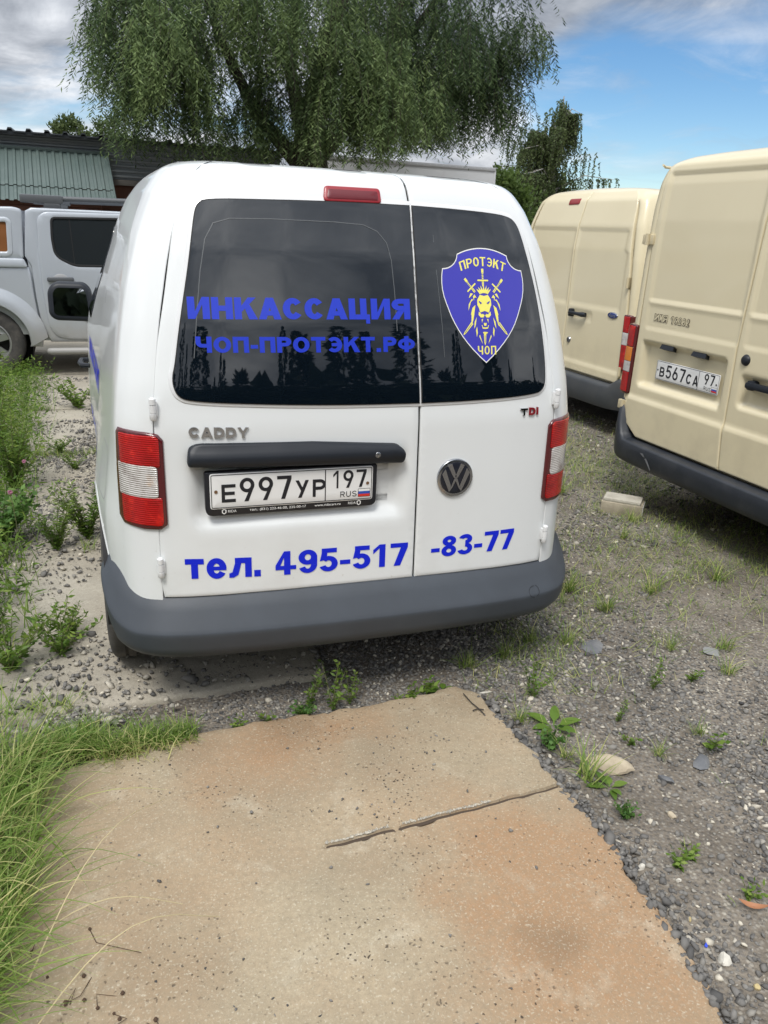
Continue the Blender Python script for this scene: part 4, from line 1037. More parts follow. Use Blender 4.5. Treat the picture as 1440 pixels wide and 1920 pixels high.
    for yy, nm in ((PY+.16, 0), (PY+1.55, 1)):
        r = empty('roof_rail'); r.parent = root
        MB().tube([(-1.225+ox, yy+oy, 1.722), (.15+ox, yy+oy, 1.742)], [.026, .026], 12).obj('rail_tube', GREYRAIL, r)
        e = MB(); e.box((-1.60+ox, yy+oy-.05, 1.672), (-1.205+ox, yy+oy+.05, 1.752), .022); e.obj('rail_end', GREYRAIL, r)
        f_ = MB(); f_.box((-1.39+ox, yy+oy-.045, 1.63), (-1.235+ox, yy+oy+.045, 1.69), .015); f_.box((-1.42+ox, yy+oy-.055, 1.615), (-1.21+ox, yy+oy+.055, 1.638), .008); f_.obj('rail_foot', GREYRAIL, r)
        MB().box((-.55+ox, yy+oy-.03, 1.62), (-.45+ox, yy+oy+.03, 1.72), .01).obj('rail_foot', GREYRAIL, r)
    # canopy over the bed, with its side window
    CW = roundpoly([(-2.5, 1.20), (-1.735, 1.205), (-1.722, 1.50), (-2.5, 1.48)], .03, 4)
    CN = roundpoly([(-2.97, 1.140), (-1.622, 1.165), (-1.598, 1.60), (-1.66, 1.618), (-2.90, 1.575)], [.02, .015, .02, .03, .08], 4)
    cn = flank('canopy', CN, .006, thick=.05, bev=.012, step=.06, seg=.04, holes=[CW])
    flank('canopy_window_frame', outset(CW, .028), .014, thick=.02, bev=.008, step=.06, holes=[outset(CW, -.004)], m=SILVERW)
    patch('canopy_window', CW, fm, mat('painted_reflection_glass', (.20, .085, .035), .08, var=(1.5, (.24, .10, .04), .3, .7), bump=(2.2, .15, 'Z')), root, off=-.004, thick=0, step=.1)  # reflection of the brown wooden wall painted into the glass colour
    MB().box((1.35+ox, PY+oy+.10, .70), (1.62+ox, PY+oy+.42, .90), .03).obj('headlight', CLEAR, root)
build_pickup()
# ------------------------------------------------------------------ shed behind, box truck
GREYTIN = mat('grey_corrugated_steel', (.27, .30, .325), .5, metal=.2, var=(.8, (.22, .25, .275), .35, .7), dirt=(.5, (.33, .345, .35), .5, .8))
GREENTIN = mat('green_corrugated_roof', (.078, .112, .104), .5, var=(.9, (.10, .134, .126), .4, .7), dirt=(6, (.12, .155, .14), .55, .8))
DARKTIN = mat('dark_roof_edge', (.035, .042, .048), .5)
WOOD = mat('brown_wall_boards', (.10, .040, .024), .7, bump=(2, .3, 'Z'), var=(3, (.14, .055, .032), .4, .7))
TIMBER = mat('weathered_timber', (.16, .15, .14), .8)
def build_shed():
    root = empty('shed', (0, 15, 0)); tag(root, 'grey corrugated metal shed with a lower green ribbed roof, behind the pickup', 'shed')
    x0, x1 = -9.0, 2.6; D = 7.0
    # corrugated wall: ribs run sideways, z 2.27..2.98 in the part that shows, and on down
    zs = []; ys = []
    z = 2.28; pitch = .094
    prof = [(0, 0), (.034, 0), (.040, -.040), (.074, -.040), (.086, 0)]
    while z < 2.99:
        for a, b in prof:
            if z+a < 3.0: zs.append(z+a); ys.append(b)
        z += pitch
    sheets = np.linspace(x0, x1, 11)
    rise = lambda x: .0
    for i in range(10):
        a, b = sheets[i]+.004, sheets[i+1]+.012; dy = -.004*(i % 2)
        V = [(a, y+dy, q) for q, y in zip(zs, ys)]+[(b, y+dy, q) for q, y in zip(zs, ys)]; n = len(zs)
        obj('wall_sheet', V, [(k, k+n, k+n+1, k+1) for k in range(n-1)], GREYTIN, root, False)
    MB().box((x0, .06, 0), (x1, D, 2.96)).obj('wall', WOOD, root, False)
    MB().box((x0, -.06, 2.17), (x1, .05, 2.275), .01).obj('beam', TIMBER, root)
    # roof sheet: ribbed, seen edge on
    V = []; F = []; n = 0; xr = np.arange(x0-.3, x1+.35, .315)
    pts = []
    for x in xr: pts += [(x, 0), (x+.19, 0), (x+.215, .05), (x+.275, .05), (x+.30, 0)]
    for x, h in pts: V += [(x, -.34, 2.985+h), (x, D*.5, 3.02+h), (x, D*.5, 2.985+h), (x, -.34, 2.96+h)]
    for k in range(len(pts)-1):
        b = 4*k; F += [(b, b+4, b+5, b+1), (b, b+3, b+7, b+4)]
    obj('roof', V, F, DARKTIN, root, False)
    MB().box((x0-.2, -.30, 2.93), (x1+.2, -.27, 2.985)).obj('eaves_board', DARKTIN, root, False)
    # lower green roof standing out in front
    gx0, gx1 = -9.0, -.80
    pr = []; x = gx0
    while x < gx1-.1:
        pr += [(x, 0), (x+.055, 0), (x+.072, .024), (x+.112, .024), (x+.129, 0)]; x += .135
    top = (-.12, 2.70); bot = (-1.55, 1.83)
    mid = (-1.22, 2.03)
    for (ya, za), (yb, zb_), nm, up in ((top, mid, 'roof_sheet', .0), (mid, (-1.62, 1.79), 'roof_sheet', -.014)):
        V = []
        for xx, h in pr:
            k = 1+.022*(gx1-xx)*0; V += [(xx+.10*(2.7-za), ya-.5*h, za+h*.8+up), (xx+.10*(2.7-zb_), yb-.5*h, zb_+h*.8+up)]
        m_ = len(pr); obj(nm, V, [(2*k, 2*k+1, 2*k+3, 2*k+2) for k in range(m_-1)], GREENTIN, root, False)
    MB().box((gx0, -.16, 2.69), (gx1+.02, -.06, 2.75), .01).obj('roof_ridge', GREENTIN, root)
    MB().tube([(gx1+.02, -.10, 2.71), (gx1+.12, -1.62, 1.80)], .02, 6).obj('verge_strip', GREENTIN, root)
    MB().box((gx0, -1.42, 0), (gx1-.15, -.2, 1.80)).obj('lean_to_wall', WOOD, root, False)
    for k in range(14):
        z0 = .35+k*.105; MB().box((gx0, -1.445, z0), (gx1-.15, -1.42, z0+.096), .006).obj('wall_board', WOOD, root)
build_shed()
def build_truck():
    root = empty('box_truck', (6.1, 18.2, 0)); tag(root, 'white box truck body showing above the white van roof, beneath the willow', 'truck')
    TW = mat('truck_box_white', (.66, .67, .68), .5, var=(.6, (.60, .61, .62), .4, .7), dirt=(1.5, (.5, .5, .48), .55, .9))
    MB().box((-2.30, -1.15, .95), (2.42, 1.15, 3.16), .02).obj('cargo_box', TW, root)
    t = MB(); t.box((-2.32, -1.175, 3.09), (2.44, 1.17, 3.175), .012); t.box((-2.32, -1.175, .93), (2.44, 1.17, 1.03), .012); t.obj('box_edge_rail', mat('truck_rail_grey', (.52, .53, .54), .45, metal=.3), root)
    for x in np.linspace(-2.1, 2.2, 26): MB().lathe([(0, -.004), (.010, -.003), (.012, 0)], (float(x), -1.175, 3.13), 'y', 6).obj('rivet', TW, root)
    MB().box((2.40, -1.16, 1.0), (2.46, 1.16, 3.12), .015).obj('corner_post', TW, root)
    c = MB(); V = [(-x, -1.05, z) for x, z in ((2.50, .7), (4.1, .7), (4.1, 1.5), (3.7, 2.35), (2.75, 2.45), (2.50, 2.3))]; k = 6
    V = V+[(x, 1.05, z) for x, y, z in V]; c.add(V, [tuple(range(k)), tuple(range(k, 2*k))[::-1]]+[(i, i+k, (i+1) % k+k, (i+1) % k) for i in range(k)]); c.obj('cab', TW, root, False)
    MB().box((-4.0, -.4, .62), (2.2, .4, .93)).obj('chassis', BLACK, root)
    for x in (1.4, -3.3):
        for y in (-.95, .95): MB().lathe([(.0, -.10), (.22, -.10), (.40, -.12), (.45, -.08), (.45, .08), (.40, .12), (0, .12)], (x, y, .45), 'y', 28).obj('wheel', RUBBER, root)
build_truck()

# ------------------------------------------------------------------ trees
def leaf_quads(P, D, Lh, Wd, roll=None):
    """Rhombic leaves: base points P (n,3), directions D, length, width arrays."""
    n = len(P); D = D/np.linalg.norm(D, axis=1)[:, None]
    rv = rng.normal(size=(n, 3)); S = np.cross(D, rv); S /= np.linalg.norm(S, axis=1)[:, None]+1e-9
    Nn = np.cross(D, S)
    Lh = np.broadcast_to(Lh, n)[:, None]; Wd = np.broadcast_to(Wd, n)[:, None]
    a = P; b = P+D*Lh*.45+S*Wd*.5+Nn*Lh*.03; c = P+D*Lh-Nn*Lh*.05; d = P+D*Lh*.45-S*Wd*.5+Nn*Lh*.03
    V = np.stack([a, b, c, d], 1).reshape(-1, 3); Q = np.arange(4*n).reshape(n, 4); return V, Q
BARK = mat('bark', (.050, .042, .034), .9, bump=(14, .6, 'noise'), var=(6, (.05, .04, .032), .4, .7))
WILLOWM = leaf_mat('willow_leaves', (.036, .066, .032), (.125, .190, .078), (.27, .36, .145), .5)
BIRCHM = leaf_mat('birch_leaves', (.05, .08, .03), (.10, .14, .05), (.18, .22, .085), .45)
BUSHM = leaf_mat('bush_leaves', (.05, .09, .022), (.11, .17, .042), (.19, .25, .075), .45)
def strands(starts, lens, out, step, L0, W0, sway=.12, spread=.8, dts=None):
    """Hanging twigs from the starts; returns leaf quads with tints."""
    P = []; D = []; T = []; tw = []
    for qi, (s, l, o) in enumerate(zip(starts, lens, out)):
        n = max(4, int(l/step)); t = np.linspace(0, 1, n)
        side_ = rng.normal(size=3)*sway; side_[2] = 0
        path = np.array(s)[None]+np.outer(np.sin(t*1.6)*l*.32, o)+np.outer(t**2*l, side_)+np.outer(-(t**1.35)*l, (0, 0, 1))
        P.append(path); ang = rng.uniform(0, 2*math.pi, n)
        d = np.stack([np.cos(ang)*spread, np.sin(ang)*spread, -np.ones(n)*rng.uniform(.45, 1.1, n)], 1)+np.array(o)*.25
        D.append(d); T.append(np.clip((dts[qi] if dts else 0)+rng.normal(.48, .14)+rng.normal(0, .10, n)+.18*(t-.4), 0, 1)); tw.append(path)
    P = np.concatenate(P); D = np.concatenate(D); T = np.concatenate(T); n = len(P)
    V, Q = leaf_quads(P, D, L0*rng.uniform(.65, 1.2, n), W0*rng.uniform(.7, 1.25, n))
    return V, Q, np.repeat(T, 4), tw
def twig_mesh(name, tws, r, m, parent):
    V = []; Q = []
    for p in tws:
        p = p[::3] if len(p) > 9 else p[::2]
        n = len(p); b = sum(len(v) for v in V); o = np.array([[r, 0, 0], [-r*.5, r*.87, 0], [-r*.5, -r*.87, 0]])
        V.append((p[:, None, :]+o[None]).reshape(-1, 3))
        for i in range(n-1):
            for k in range(3): Q.append((b+i*3+k, b+i*3+(k+1) % 3, b+(i+1)*3+(k+1) % 3, b+(i+1)*3+k))
    return link(name, np_mesh(name, np.concatenate(V), Q, m), parent)
def willow():
    root = empty('willow_tree', (3.2, 14.2, 0)); tag(root, 'large weeping willow with drooping narrow leaves, filling the top of the view', 'tree')
    off = np.array([3.2, 14.2, 0])
    tr = MB(); tr.tube([(0, 0, -.1), (-.05, 0, 1.0), (.0, .1, 2.2), (-.2, .1, 3.2)], [.50, .42, .38, .33], 14); tr.obj('trunk', BARK, root)
    limbs = [[(-.2, .1, 2.6), (-1.2, .1, 3.6), (-1.9, -.1, 4.8), (-2.5, -.2, 6.6)], [(-.2, .1, 3.0), (-.5, .2, 4.4), (-.3, .3, 6.2), (-.2, .1, 8.3)], [(-.1, .1, 2.7), (1.0, .0, 3.9), (1.5, -.2, 5.4), (2.0, -.2, 7.4)], [(0, .1, 2.9), (1.2, .6, 4.3), (2.3, .7, 5.6), (3.2, .6, 6.8)],
             [(-.3, .1, 3.1), (-.2, -1.0, 4.4), (.2, -1.6, 5.6), (.3, -1.9, 6.6)], [(-.1, .2, 3.2), (.6, 1.2, 4.6), (.8, 1.9, 6.3), (.9, 2.0, 7.6)]]
    for lb in limbs: MB().tube(lb, [.17, .12, .08, .03], 9).obj('limb', BARK, root)
    # clumps of hanging twigs: centre x, y, top z, bottom z, radius, number (world, then shifted)
    CL = [(-.15, 13.5, 5.8, 2.70, .55, 230), (.35, 14.2, 6.3, 2.60, .60, 260), (.72, 13.4, 5.6, 2.55, .45, 180), (-.6, 13.8, 5.6, 3.5, .4, 90), (-.45, 14.6, 6.4, 4.3, .50, 80), (1.75, 13.9, 5.4, 2.60, .42, 170), (2.75, 13.3, 5.0, 2.75, .30, 60), (4.4, 13.9, 5.0, 3.0, .6, 130), (3.4, 13.7, 4.6, 2.75, .5, 90), (2.10, 13.6, 4.4, 2.75, .36, 70),
          (1.4, 14.9, 6.5, 3.9, .7, 130), (2.6, 14.4, 6.6, 4.1, .6, 130), (3.2, 13.0, 4.75, 2.66, .50, 190), (3.75, 12.6, 4.9, 2.72, .45, 170), (4.35, 12.7, 4.9, 3.02, .55, 190), (5.15, 13.1, 4.5, 3.25, .40, 90), (3.9, 13.6, 6.2, 4.3, .8, 170),
          (5.3, 14.6, 6.5, 3.20, .62, 230), (6.0, 14.7, 6.3, 3.18, .66, 270), (6.6, 14.4, 6.0, 3.18, .58, 210), (7.1, 14.2, 5.5, 3.5, .45, 120), (7.4, 14.0, 5.9, 4.7, .50, 90), (4.8, 15.3, 6.8, 3.4, .8, 220), (.25, 12.9, 5.3, 3.1, .55, 130), (2.0, 12.8, 5.6, 4.0, .6, 110), (2.9, 12.7, 5.8, 4.2, .6, 130), (1.5, 12.9, 5.9, 4.7, .6, 100), (5.6, 13.2, 5.8, 4.2, .7, 130),
          (.2, 14.0, 7.8, 5.4, 1.0, 120), (2.2, 14.0, 8.6, 5.4, 1.3, 180), (4.2, 13.9, 8.6, 5.2, 1.3, 190), (6.2, 14.2, 8.0, 5.1, 1.2, 170)]
    st = []; ln = []; ou = []; tt = []
    for cx, cy, zt, zb, r, k in CL:
        k = int(k*1.6); dtint0 = rng.normal(0, .08)+(.20 if cy < 13.15 else 0)-(.24 if cx > 5.2 else 0)  # front clumps lighter, right ones darker: light and shade put into the tint
        for _ in range(k):
            a = rng.uniform(0, 2*math.pi); q = math.sqrt(rng.uniform(0, 1)); x, y = cx+r*q*math.cos(a), cy+r*q*math.sin(a)*1.1
            top = zb+(zt-zb)*rng.uniform(.25, 1.0)*(1-.25*q*q); l = min(top-zb+rng.normal(0, .12), rng.uniform(.45, 1.25)); x += .10*math.sin(top*7+a*3); y += .10*math.sin(top*9)
            if l < .25: continue
            gv = math.sin(2.9*x+.8)*math.sin(2.1*top+.9*x+.4)+.5*math.sin(6.1*x-1.9*top)
            if gv > .52 and top < 6.0 and rng.random() < .82: continue
            tt.append(dtint0+.16*math.sin(x*9+top*5)+.09*math.sin(x*23+y*17)); st.append((x-off[0], y-off[1], top)); ln.append(l); v = np.array([math.cos(a), math.sin(a), .15])*q; ou.append(v*.8)
    V, Q, T, tw = strands(st, ln, ou, .033, .125, .023, .16, 1.0, tt)
    c = link('crown', np_mesh('crown', V, Q, WILLOWM, T), root)
    twig_mesh('hanging_twigs', tw[::3], .004, BARK, root)
willow()
def leaf_blob(root, blobs, L0, W0, m, name='crown', up=.2):
    P = []; D = []; T = []
    for cx, cy, cz, rx, ry, rz_, n in blobs:
        u = rng.normal(size=(n, 3)); u /= np.linalg.norm(u, axis=1)[:, None]; rr = rng.uniform(.35, 1, n)**.5
        # clumped: snap some radii to sub-clumps
        sub = rng.normal(size=(max(6, n//90), 3)); sub /= np.linalg.norm(sub, axis=1)[:, None]; sub *= rng.uniform(.45, .98, len(sub))[:, None]
        idx = rng.integers(0, len(sub), n); w = sub[idx]+rng.normal(0, .17, (n, 3)); w = np.where(rng.random(n)[:, None] < .8, w, u*rr[:, None])
        P.append(np.stack([cx+rx*w[:, 0], cy+ry*w[:, 1], cz+rz_*w[:, 2]], 1)); D.append(w*.5+rng.normal(size=(n, 3))*.7+np.array([0, 0, up])); T.append(np.clip(.42+.25*(rng.random(len(sub))[idx]-.5)+rng.normal(0, .12, n), 0, 1))
    P = np.concatenate(P); D = np.concatenate(D); T = np.concatenate(T); n = len(P)
    V, Q = leaf_quads(P, D, L0*rng.uniform(.6, 1.3, n), W0*rng.uniform(.6, 1.3, n)); return link(name, np_mesh(name, V, Q, m, np.repeat(T, 4)), root)
def birch():
    root = empty('birch_tree', (17.6, 30, 0)); tag(root, 'weeping birch with thin hanging twigs, right of the willow and above the beige van', 'tree')
    BW = mat('birch_bark', (.45, .43, .39), .8, var=(5, (.06, .055, .05), .5, .62))
    MB().tube([(0, 0, 0), (.05, 0, 2), (-.05, 0, 4), (.1, 0, 6), (.05, 0, 7.2)], [.18, .15, .12, .07, .02], 10).obj('trunk', BW, root)
    st = []; ln = []; ou = []
    for k in range(34):
        a = rng.uniform(0, 2*math.pi); z0 = rng.uniform(2.6, 6.6); r = rng.uniform(.6, 2.3)*max(.25, 1.22-.30*abs(z0-4.1)); 
        tip = (r*math.cos(a), r*math.sin(a), z0+rng.uniform(-.1, .6))
        MB().tube([(0, 0, z0-.4), (tip[0]*.5, tip[1]*.5, z0+.25), tip], [.035, .02, .008], 5).obj('limb', BW, root)
        for _ in range(30):
            t = rng.uniform(.25, 1); st.append((tip[0]*t+rng.normal(0, .12), tip[1]*t+rng.normal(0, .12), z0-.1+(tip[2]-z0)*t+.15)); ln.append(rng.uniform(.5, 1.7)); ou.append(np.array([math.cos(a), math.sin(a), .1])*.25)
    for _ in range(260):
        zc = rng.uniform(3.4, 7.1); wc = .95*max(.12, 1-abs(zc-4.6)/2.8); st.append((rng.normal(0, wc), rng.normal(0, wc*.7), zc)); ln.append(rng.uniform(.4, 1.1)); ou.append(np.array([0, 0, 0.]))
    V, Q, T, tw = strands(st, ln, ou, .040, .12, .062, .08, 1.0)
    link('crown', np_mesh('crown', V, Q, BIRCHM, T), root); twig_mesh('hanging_twigs', tw, .006, BARK, root)
birch()
def blob_tree(name, loc, h, blobs, label, L0=.22, W0=.12, m=None, trunk=.12, group='trees beyond the yard'):
    root = empty(name, loc); tag(root, label, 'tree', group)
    MB().tube([(0, 0, -.2), (.05, 0, h*.4), (0, 0, h*.8)], [trunk, trunk*.7, trunk*.25], 8).obj('trunk', BARK, root)
    for k in range(5):
        a = k*1.3; MB().tube([(0, 0, h*.35+.1*k), (.25*h*math.cos(a)*.5, .25*h*math.sin(a)*.5, h*.6), (.25*h*math.cos(a), .25*h*math.sin(a), h*.78)], [trunk*.4, trunk*.25, trunk*.1], 5).obj('limb', BARK, root)
    leaf_blob(root, blobs, L0, W0, m or BUSHM); return root
blob_tree('broadleaf_tree', (12.0, 22.6, 0), 3.6, [(0, 0, 2.0, 1.15, 1.0, 1.3, 2600), (-.35, -.2, 2.9, .75, .7, .75, 1500), (.45, 0, 1.3, 1.0, .9, .9, 1800)], 'bushy green tree between the white van and the far beige van, below the birch', .17, .085, None, .08)
blob_tree('broadleaf_tree', (-2.45, 40, 0), 5.8, [(0, 0, 5.0, .85, .85, .95, 1700), (.1, 0, 4.2, 1.1, 1.0, .8, 900)], 'small round treetop above the shed roof, leftmost', .20, .11, BIRCHM)
blob_tree('broadleaf_tree', (-.75, 41, 0), 6.0, [(0, 0, 5.1, .8, .8, 1.1, 1300), (.5, 0, 4.7, .8, .8, .7, 900), (-.3, 0, 4.6, .6, .6, .6, 500)], 'taller loose treetop above the shed roof, next to the willow', .20, .10, BIRCHM)
blob_tree('broadleaf_tree', (.55, 42, 0), 5.2, [(0, 0, 4.7, .9, .8, .7, 1000)], 'low treetop half hidden behind the left edge of the willow', .20, .10, BIRCHM)
blob_tree('broadleaf_tree', (30.4, 45, 0), 4.6, [(0, 0, 3.6, 2.2, 1.5, .85, 1700), (2.4, 0, 3.2, 1.6, 1.2, .7, 900)], 'distant dark treetop just over the roof of the far beige van', .3, .16, BIRCHM)
blob_tree('broadleaf_tree', (19.0, 34, 0), 4.2, [(0, 0, 2.8, 2.0, 1.5, 1.6, 3200), (-2.3, 0, 2.7, 1.5, 1.3, 1.5, 2200)], 'green thicket of leaves at the foot of the weeping birch', .24, .13, None)
# dark spruce wood across the road behind the camera: it shows in the rear windows and the mirror
def spruce_wood():
    Ps = []; Ds = []; Ls = []; Ws = []; Ts = []
    for k in range(84):
        x = -48+k*1.18+rng.normal(0, .7); y = -27-rng.uniform(0, 8); h = rng.uniform(9.5, 13.0)*(1.28 if rng.random() < .22 else 1)*(1.12-.006*(x+10)); r0 = h*rng.uniform(.14, .21); n = 1500
        t = rng.uniform(0, 1, n)**.8; a = rng.uniform(0, 2*math.pi, n); lobe = .72+.28*np.sin(t*h*5.5+rng.uniform(0, 6)); r = r0*(1-t)**.9*lobe*rng.uniform(.25, 1, n)**.5+.03
        Ps.append(np.stack([x+r*np.cos(a), y+r*np.sin(a), h*(.03+.97*t)], 1)); Ds.append(np.stack([np.cos(a), np.sin(a), np.where(t > .93, 1.2, rng.uniform(-.6, .15, n))], 1)); Ls.append((.9-.55*t)*rng.uniform(.6, 1.2, n)); Ws.append((.42-.26*t)*rng.uniform(.7, 1.2, n)); Ts.append(rng.uniform(.1, .7, n))
    n = 16000; Ps.append(np.stack([rng.uniform(-52, 54, n), rng.uniform(-35, -27, n), rng.uniform(0, 1, n)**1.1*9.5], 1)); Ds.append(rng.normal(size=(n, 3))); Ls.append(rng.uniform(.8, 1.7, n)); Ws.append(rng.uniform(.6, 1.2, n)); Ts.append(rng.uniform(.1, .8, n))
    V, Q = leaf_quads(np.concatenate(Ps), np.concatenate(Ds), np.concatenate(Ls), np.concatenate(Ws)); T = np.repeat(np.concatenate(Ts), 4)
    o = link('spruce_wood', np_mesh('spruce_wood', V, Q, leaf_mat('spruce_needles', (.012, .022, .012), (.022, .036, .018), (.04, .06, .028), .1, .7), T))
    tag(o, kind='stuff')
spruce_wood()
# ------------------------------------------------------------------ ground
def ground_material():
    mt = bpy.data.materials.new('gravel_dirt'); mt.use_nodes = True; nt = mt.node_tree; n = nt.nodes; L = nt.links; b = n['Principled BSDF']; b.inputs['Roughness'].default_value = .95; b.inputs['Specular IOR Level'].default_value = .2
    tc = n.new('ShaderNodeTexCoord')
    def noise(s, d=8, r=.6):
        t = n.new('ShaderNodeTexNoise'); t.inputs['Scale'].default_value = s; t.inputs['Detail'].default_value = d; t.inputs['Roughness'].default_value = r; L.new(tc.outputs['Object'], t.inputs['Vector']); return t.outputs['Fac']
    def ramp(f, st):
        r = n.new('ShaderNodeValToRGB'); e = r.color_ramp.elements; e[0].position, e[0].color = st[0][0], (*st[0][1], 1); e[1].position, e[1].color = st[-1][0], (*st[-1][1], 1)
        for p, c in st[1:-1]: x = e.new(p); x.color = (*c, 1)
        L.new(f, r.inputs[0]); return r.outputs[0]
    def mix(f, a, c):
        x = n.new('ShaderNodeMix'); x.data_type = 'RGBA'
        if isinstance(f, float): x.inputs[0].default_value = f
        else: L.new(f, x.inputs[0])
        L.new(a, x.inputs[6]); L.new(c, x.inputs[7]); return x.outputs[2]
    dirt = ramp(noise(2.2), [(.3, (.095, .082, .066)), (.5, (.175, .150, .120)), (.72, (.28, .245, .20))])
    v = n.new('ShaderNodeTexVoronoi'); v.inputs['Scale'].default_value = 95; L.new(tc.outputs['Object'], v.inputs['Vector'])
    st = ramp(v.outputs['Color'], [(.1, (.060, .057, .055)), (.5, (.175, .164, .15)), (.75, (.31, .29, .255)), (.97, (.55, .51, .42))])
    ed = n.new('ShaderNodeMapRange'); L.new(v.outputs['Distance'], ed.inputs['Value']); ed.inputs['From Min'].default_value = .38; ed.inputs['From Max'].default_value = .62; ed.inputs['To Min'].default_value = 1; ed.inputs['To Max'].default_value = 0
    pm = n.new('ShaderNodeMapRange'); L.new(noise(1.1, 6), pm.inputs['Value']); pm.inputs['From Min'].default_value = .40; pm.inputs['From Max'].default_value = .62; pm.inputs['To Min'].default_value = .35; pm.inputs['To Max'].default_value = .95
    mu = n.new('ShaderNodeMath'); mu.operation = 'MULTIPLY'; L.new(ed.outputs[0], mu.inputs[0]); L.new(pm.outputs[0], mu.inputs[1])
    L.new(mix(mu.outputs[0], dirt, st), b.inputs['Base Color'])
    bp = n.new('ShaderNodeBump'); bp.inputs['Strength'].default_value = .7; bp.inputs['Distance'].default_value = .008; bp.invert = True; L.new(v.outputs['Distance'], bp.inputs['Height'])
    b2 = n.new('ShaderNodeBump'); b2.inputs['Strength'].default_value = .5; b2.inputs['Distance'].default_value = .02; L.new(noise(30, 6), b2.inputs['Height']); L.new(bp.outputs[0], b2.inputs['Normal']); L.new(b2.outputs[0], b.inputs['Normal'])
    return mt
GROUNDM = ground_material()
def vnoise(x, y, s, seed=0):
    """Cheap smooth value noise on arrays."""
    r = np.random.default_rng(seed); G = r.random((64, 64)); xi = x*s; yi = y*s; x0 = np.floor(xi).astype(int); y0 = np.floor(yi).astype(int); fx = xi-x0; fy = yi-y0
    fx = fx*fx*(3-2*fx); fy = fy*fy*(3-2*fy); g = lambda a, b: G[a % 64, b % 64]
    return (g(x0, y0)*(1-fx)*(1-fy)+g(x0+1, y0)*fx*(1-fy)+g(x0, y0+1)*(1-fx)*fy+g(x0+1, y0+1)*fx*fy)-.5
def ground_z(x, y):
    x = np.asarray(x, float); y = np.asarray(y, float)
    return -.022+.022*vnoise(x, y, 1.3, 1)+.014*vnoise(x, y, 4.0, 2)+.007*vnoise(x, y, 11, 3)
def build_ground():
    ax = np.unique(np.concatenate([np.linspace(-400, -12, 14), np.linspace(-12, -3, 14), np.arange(-3, 4.2, .055), np.linspace(4.2, 14, 20), np.linspace(14, 400, 16)]))
    ay = np.unique(np.concatenate([np.linspace(-400, -10, 12), np.linspace(-10, -2.6, 10), np.arange(-2.6, 6.5, .055), np.linspace(6.5, 20, 22), np.linspace(20, 500, 16)]))
    X, Y = np.meshgrid(ax, ay); Z = ground_z(X, Y); far = np.clip((np.hypot(X, Y)-8)/10, 0, 1); Z = Z*(1-far)-.03*far
    V = np.stack([X.ravel(), Y.ravel(), Z.ravel()], 1); nx = len(ax); i, j = np.meshgrid(np.arange(len(ay)-1), np.arange(nx-1), indexing='ij'); a = (i*nx+j).ravel()
    Q = np.stack([a, a+1, a+nx+1, a+nx], 1); o = link('ground', np_mesh('ground', V, Q, GROUNDM, None, True)); tag(o, kind='structure')
build_ground()
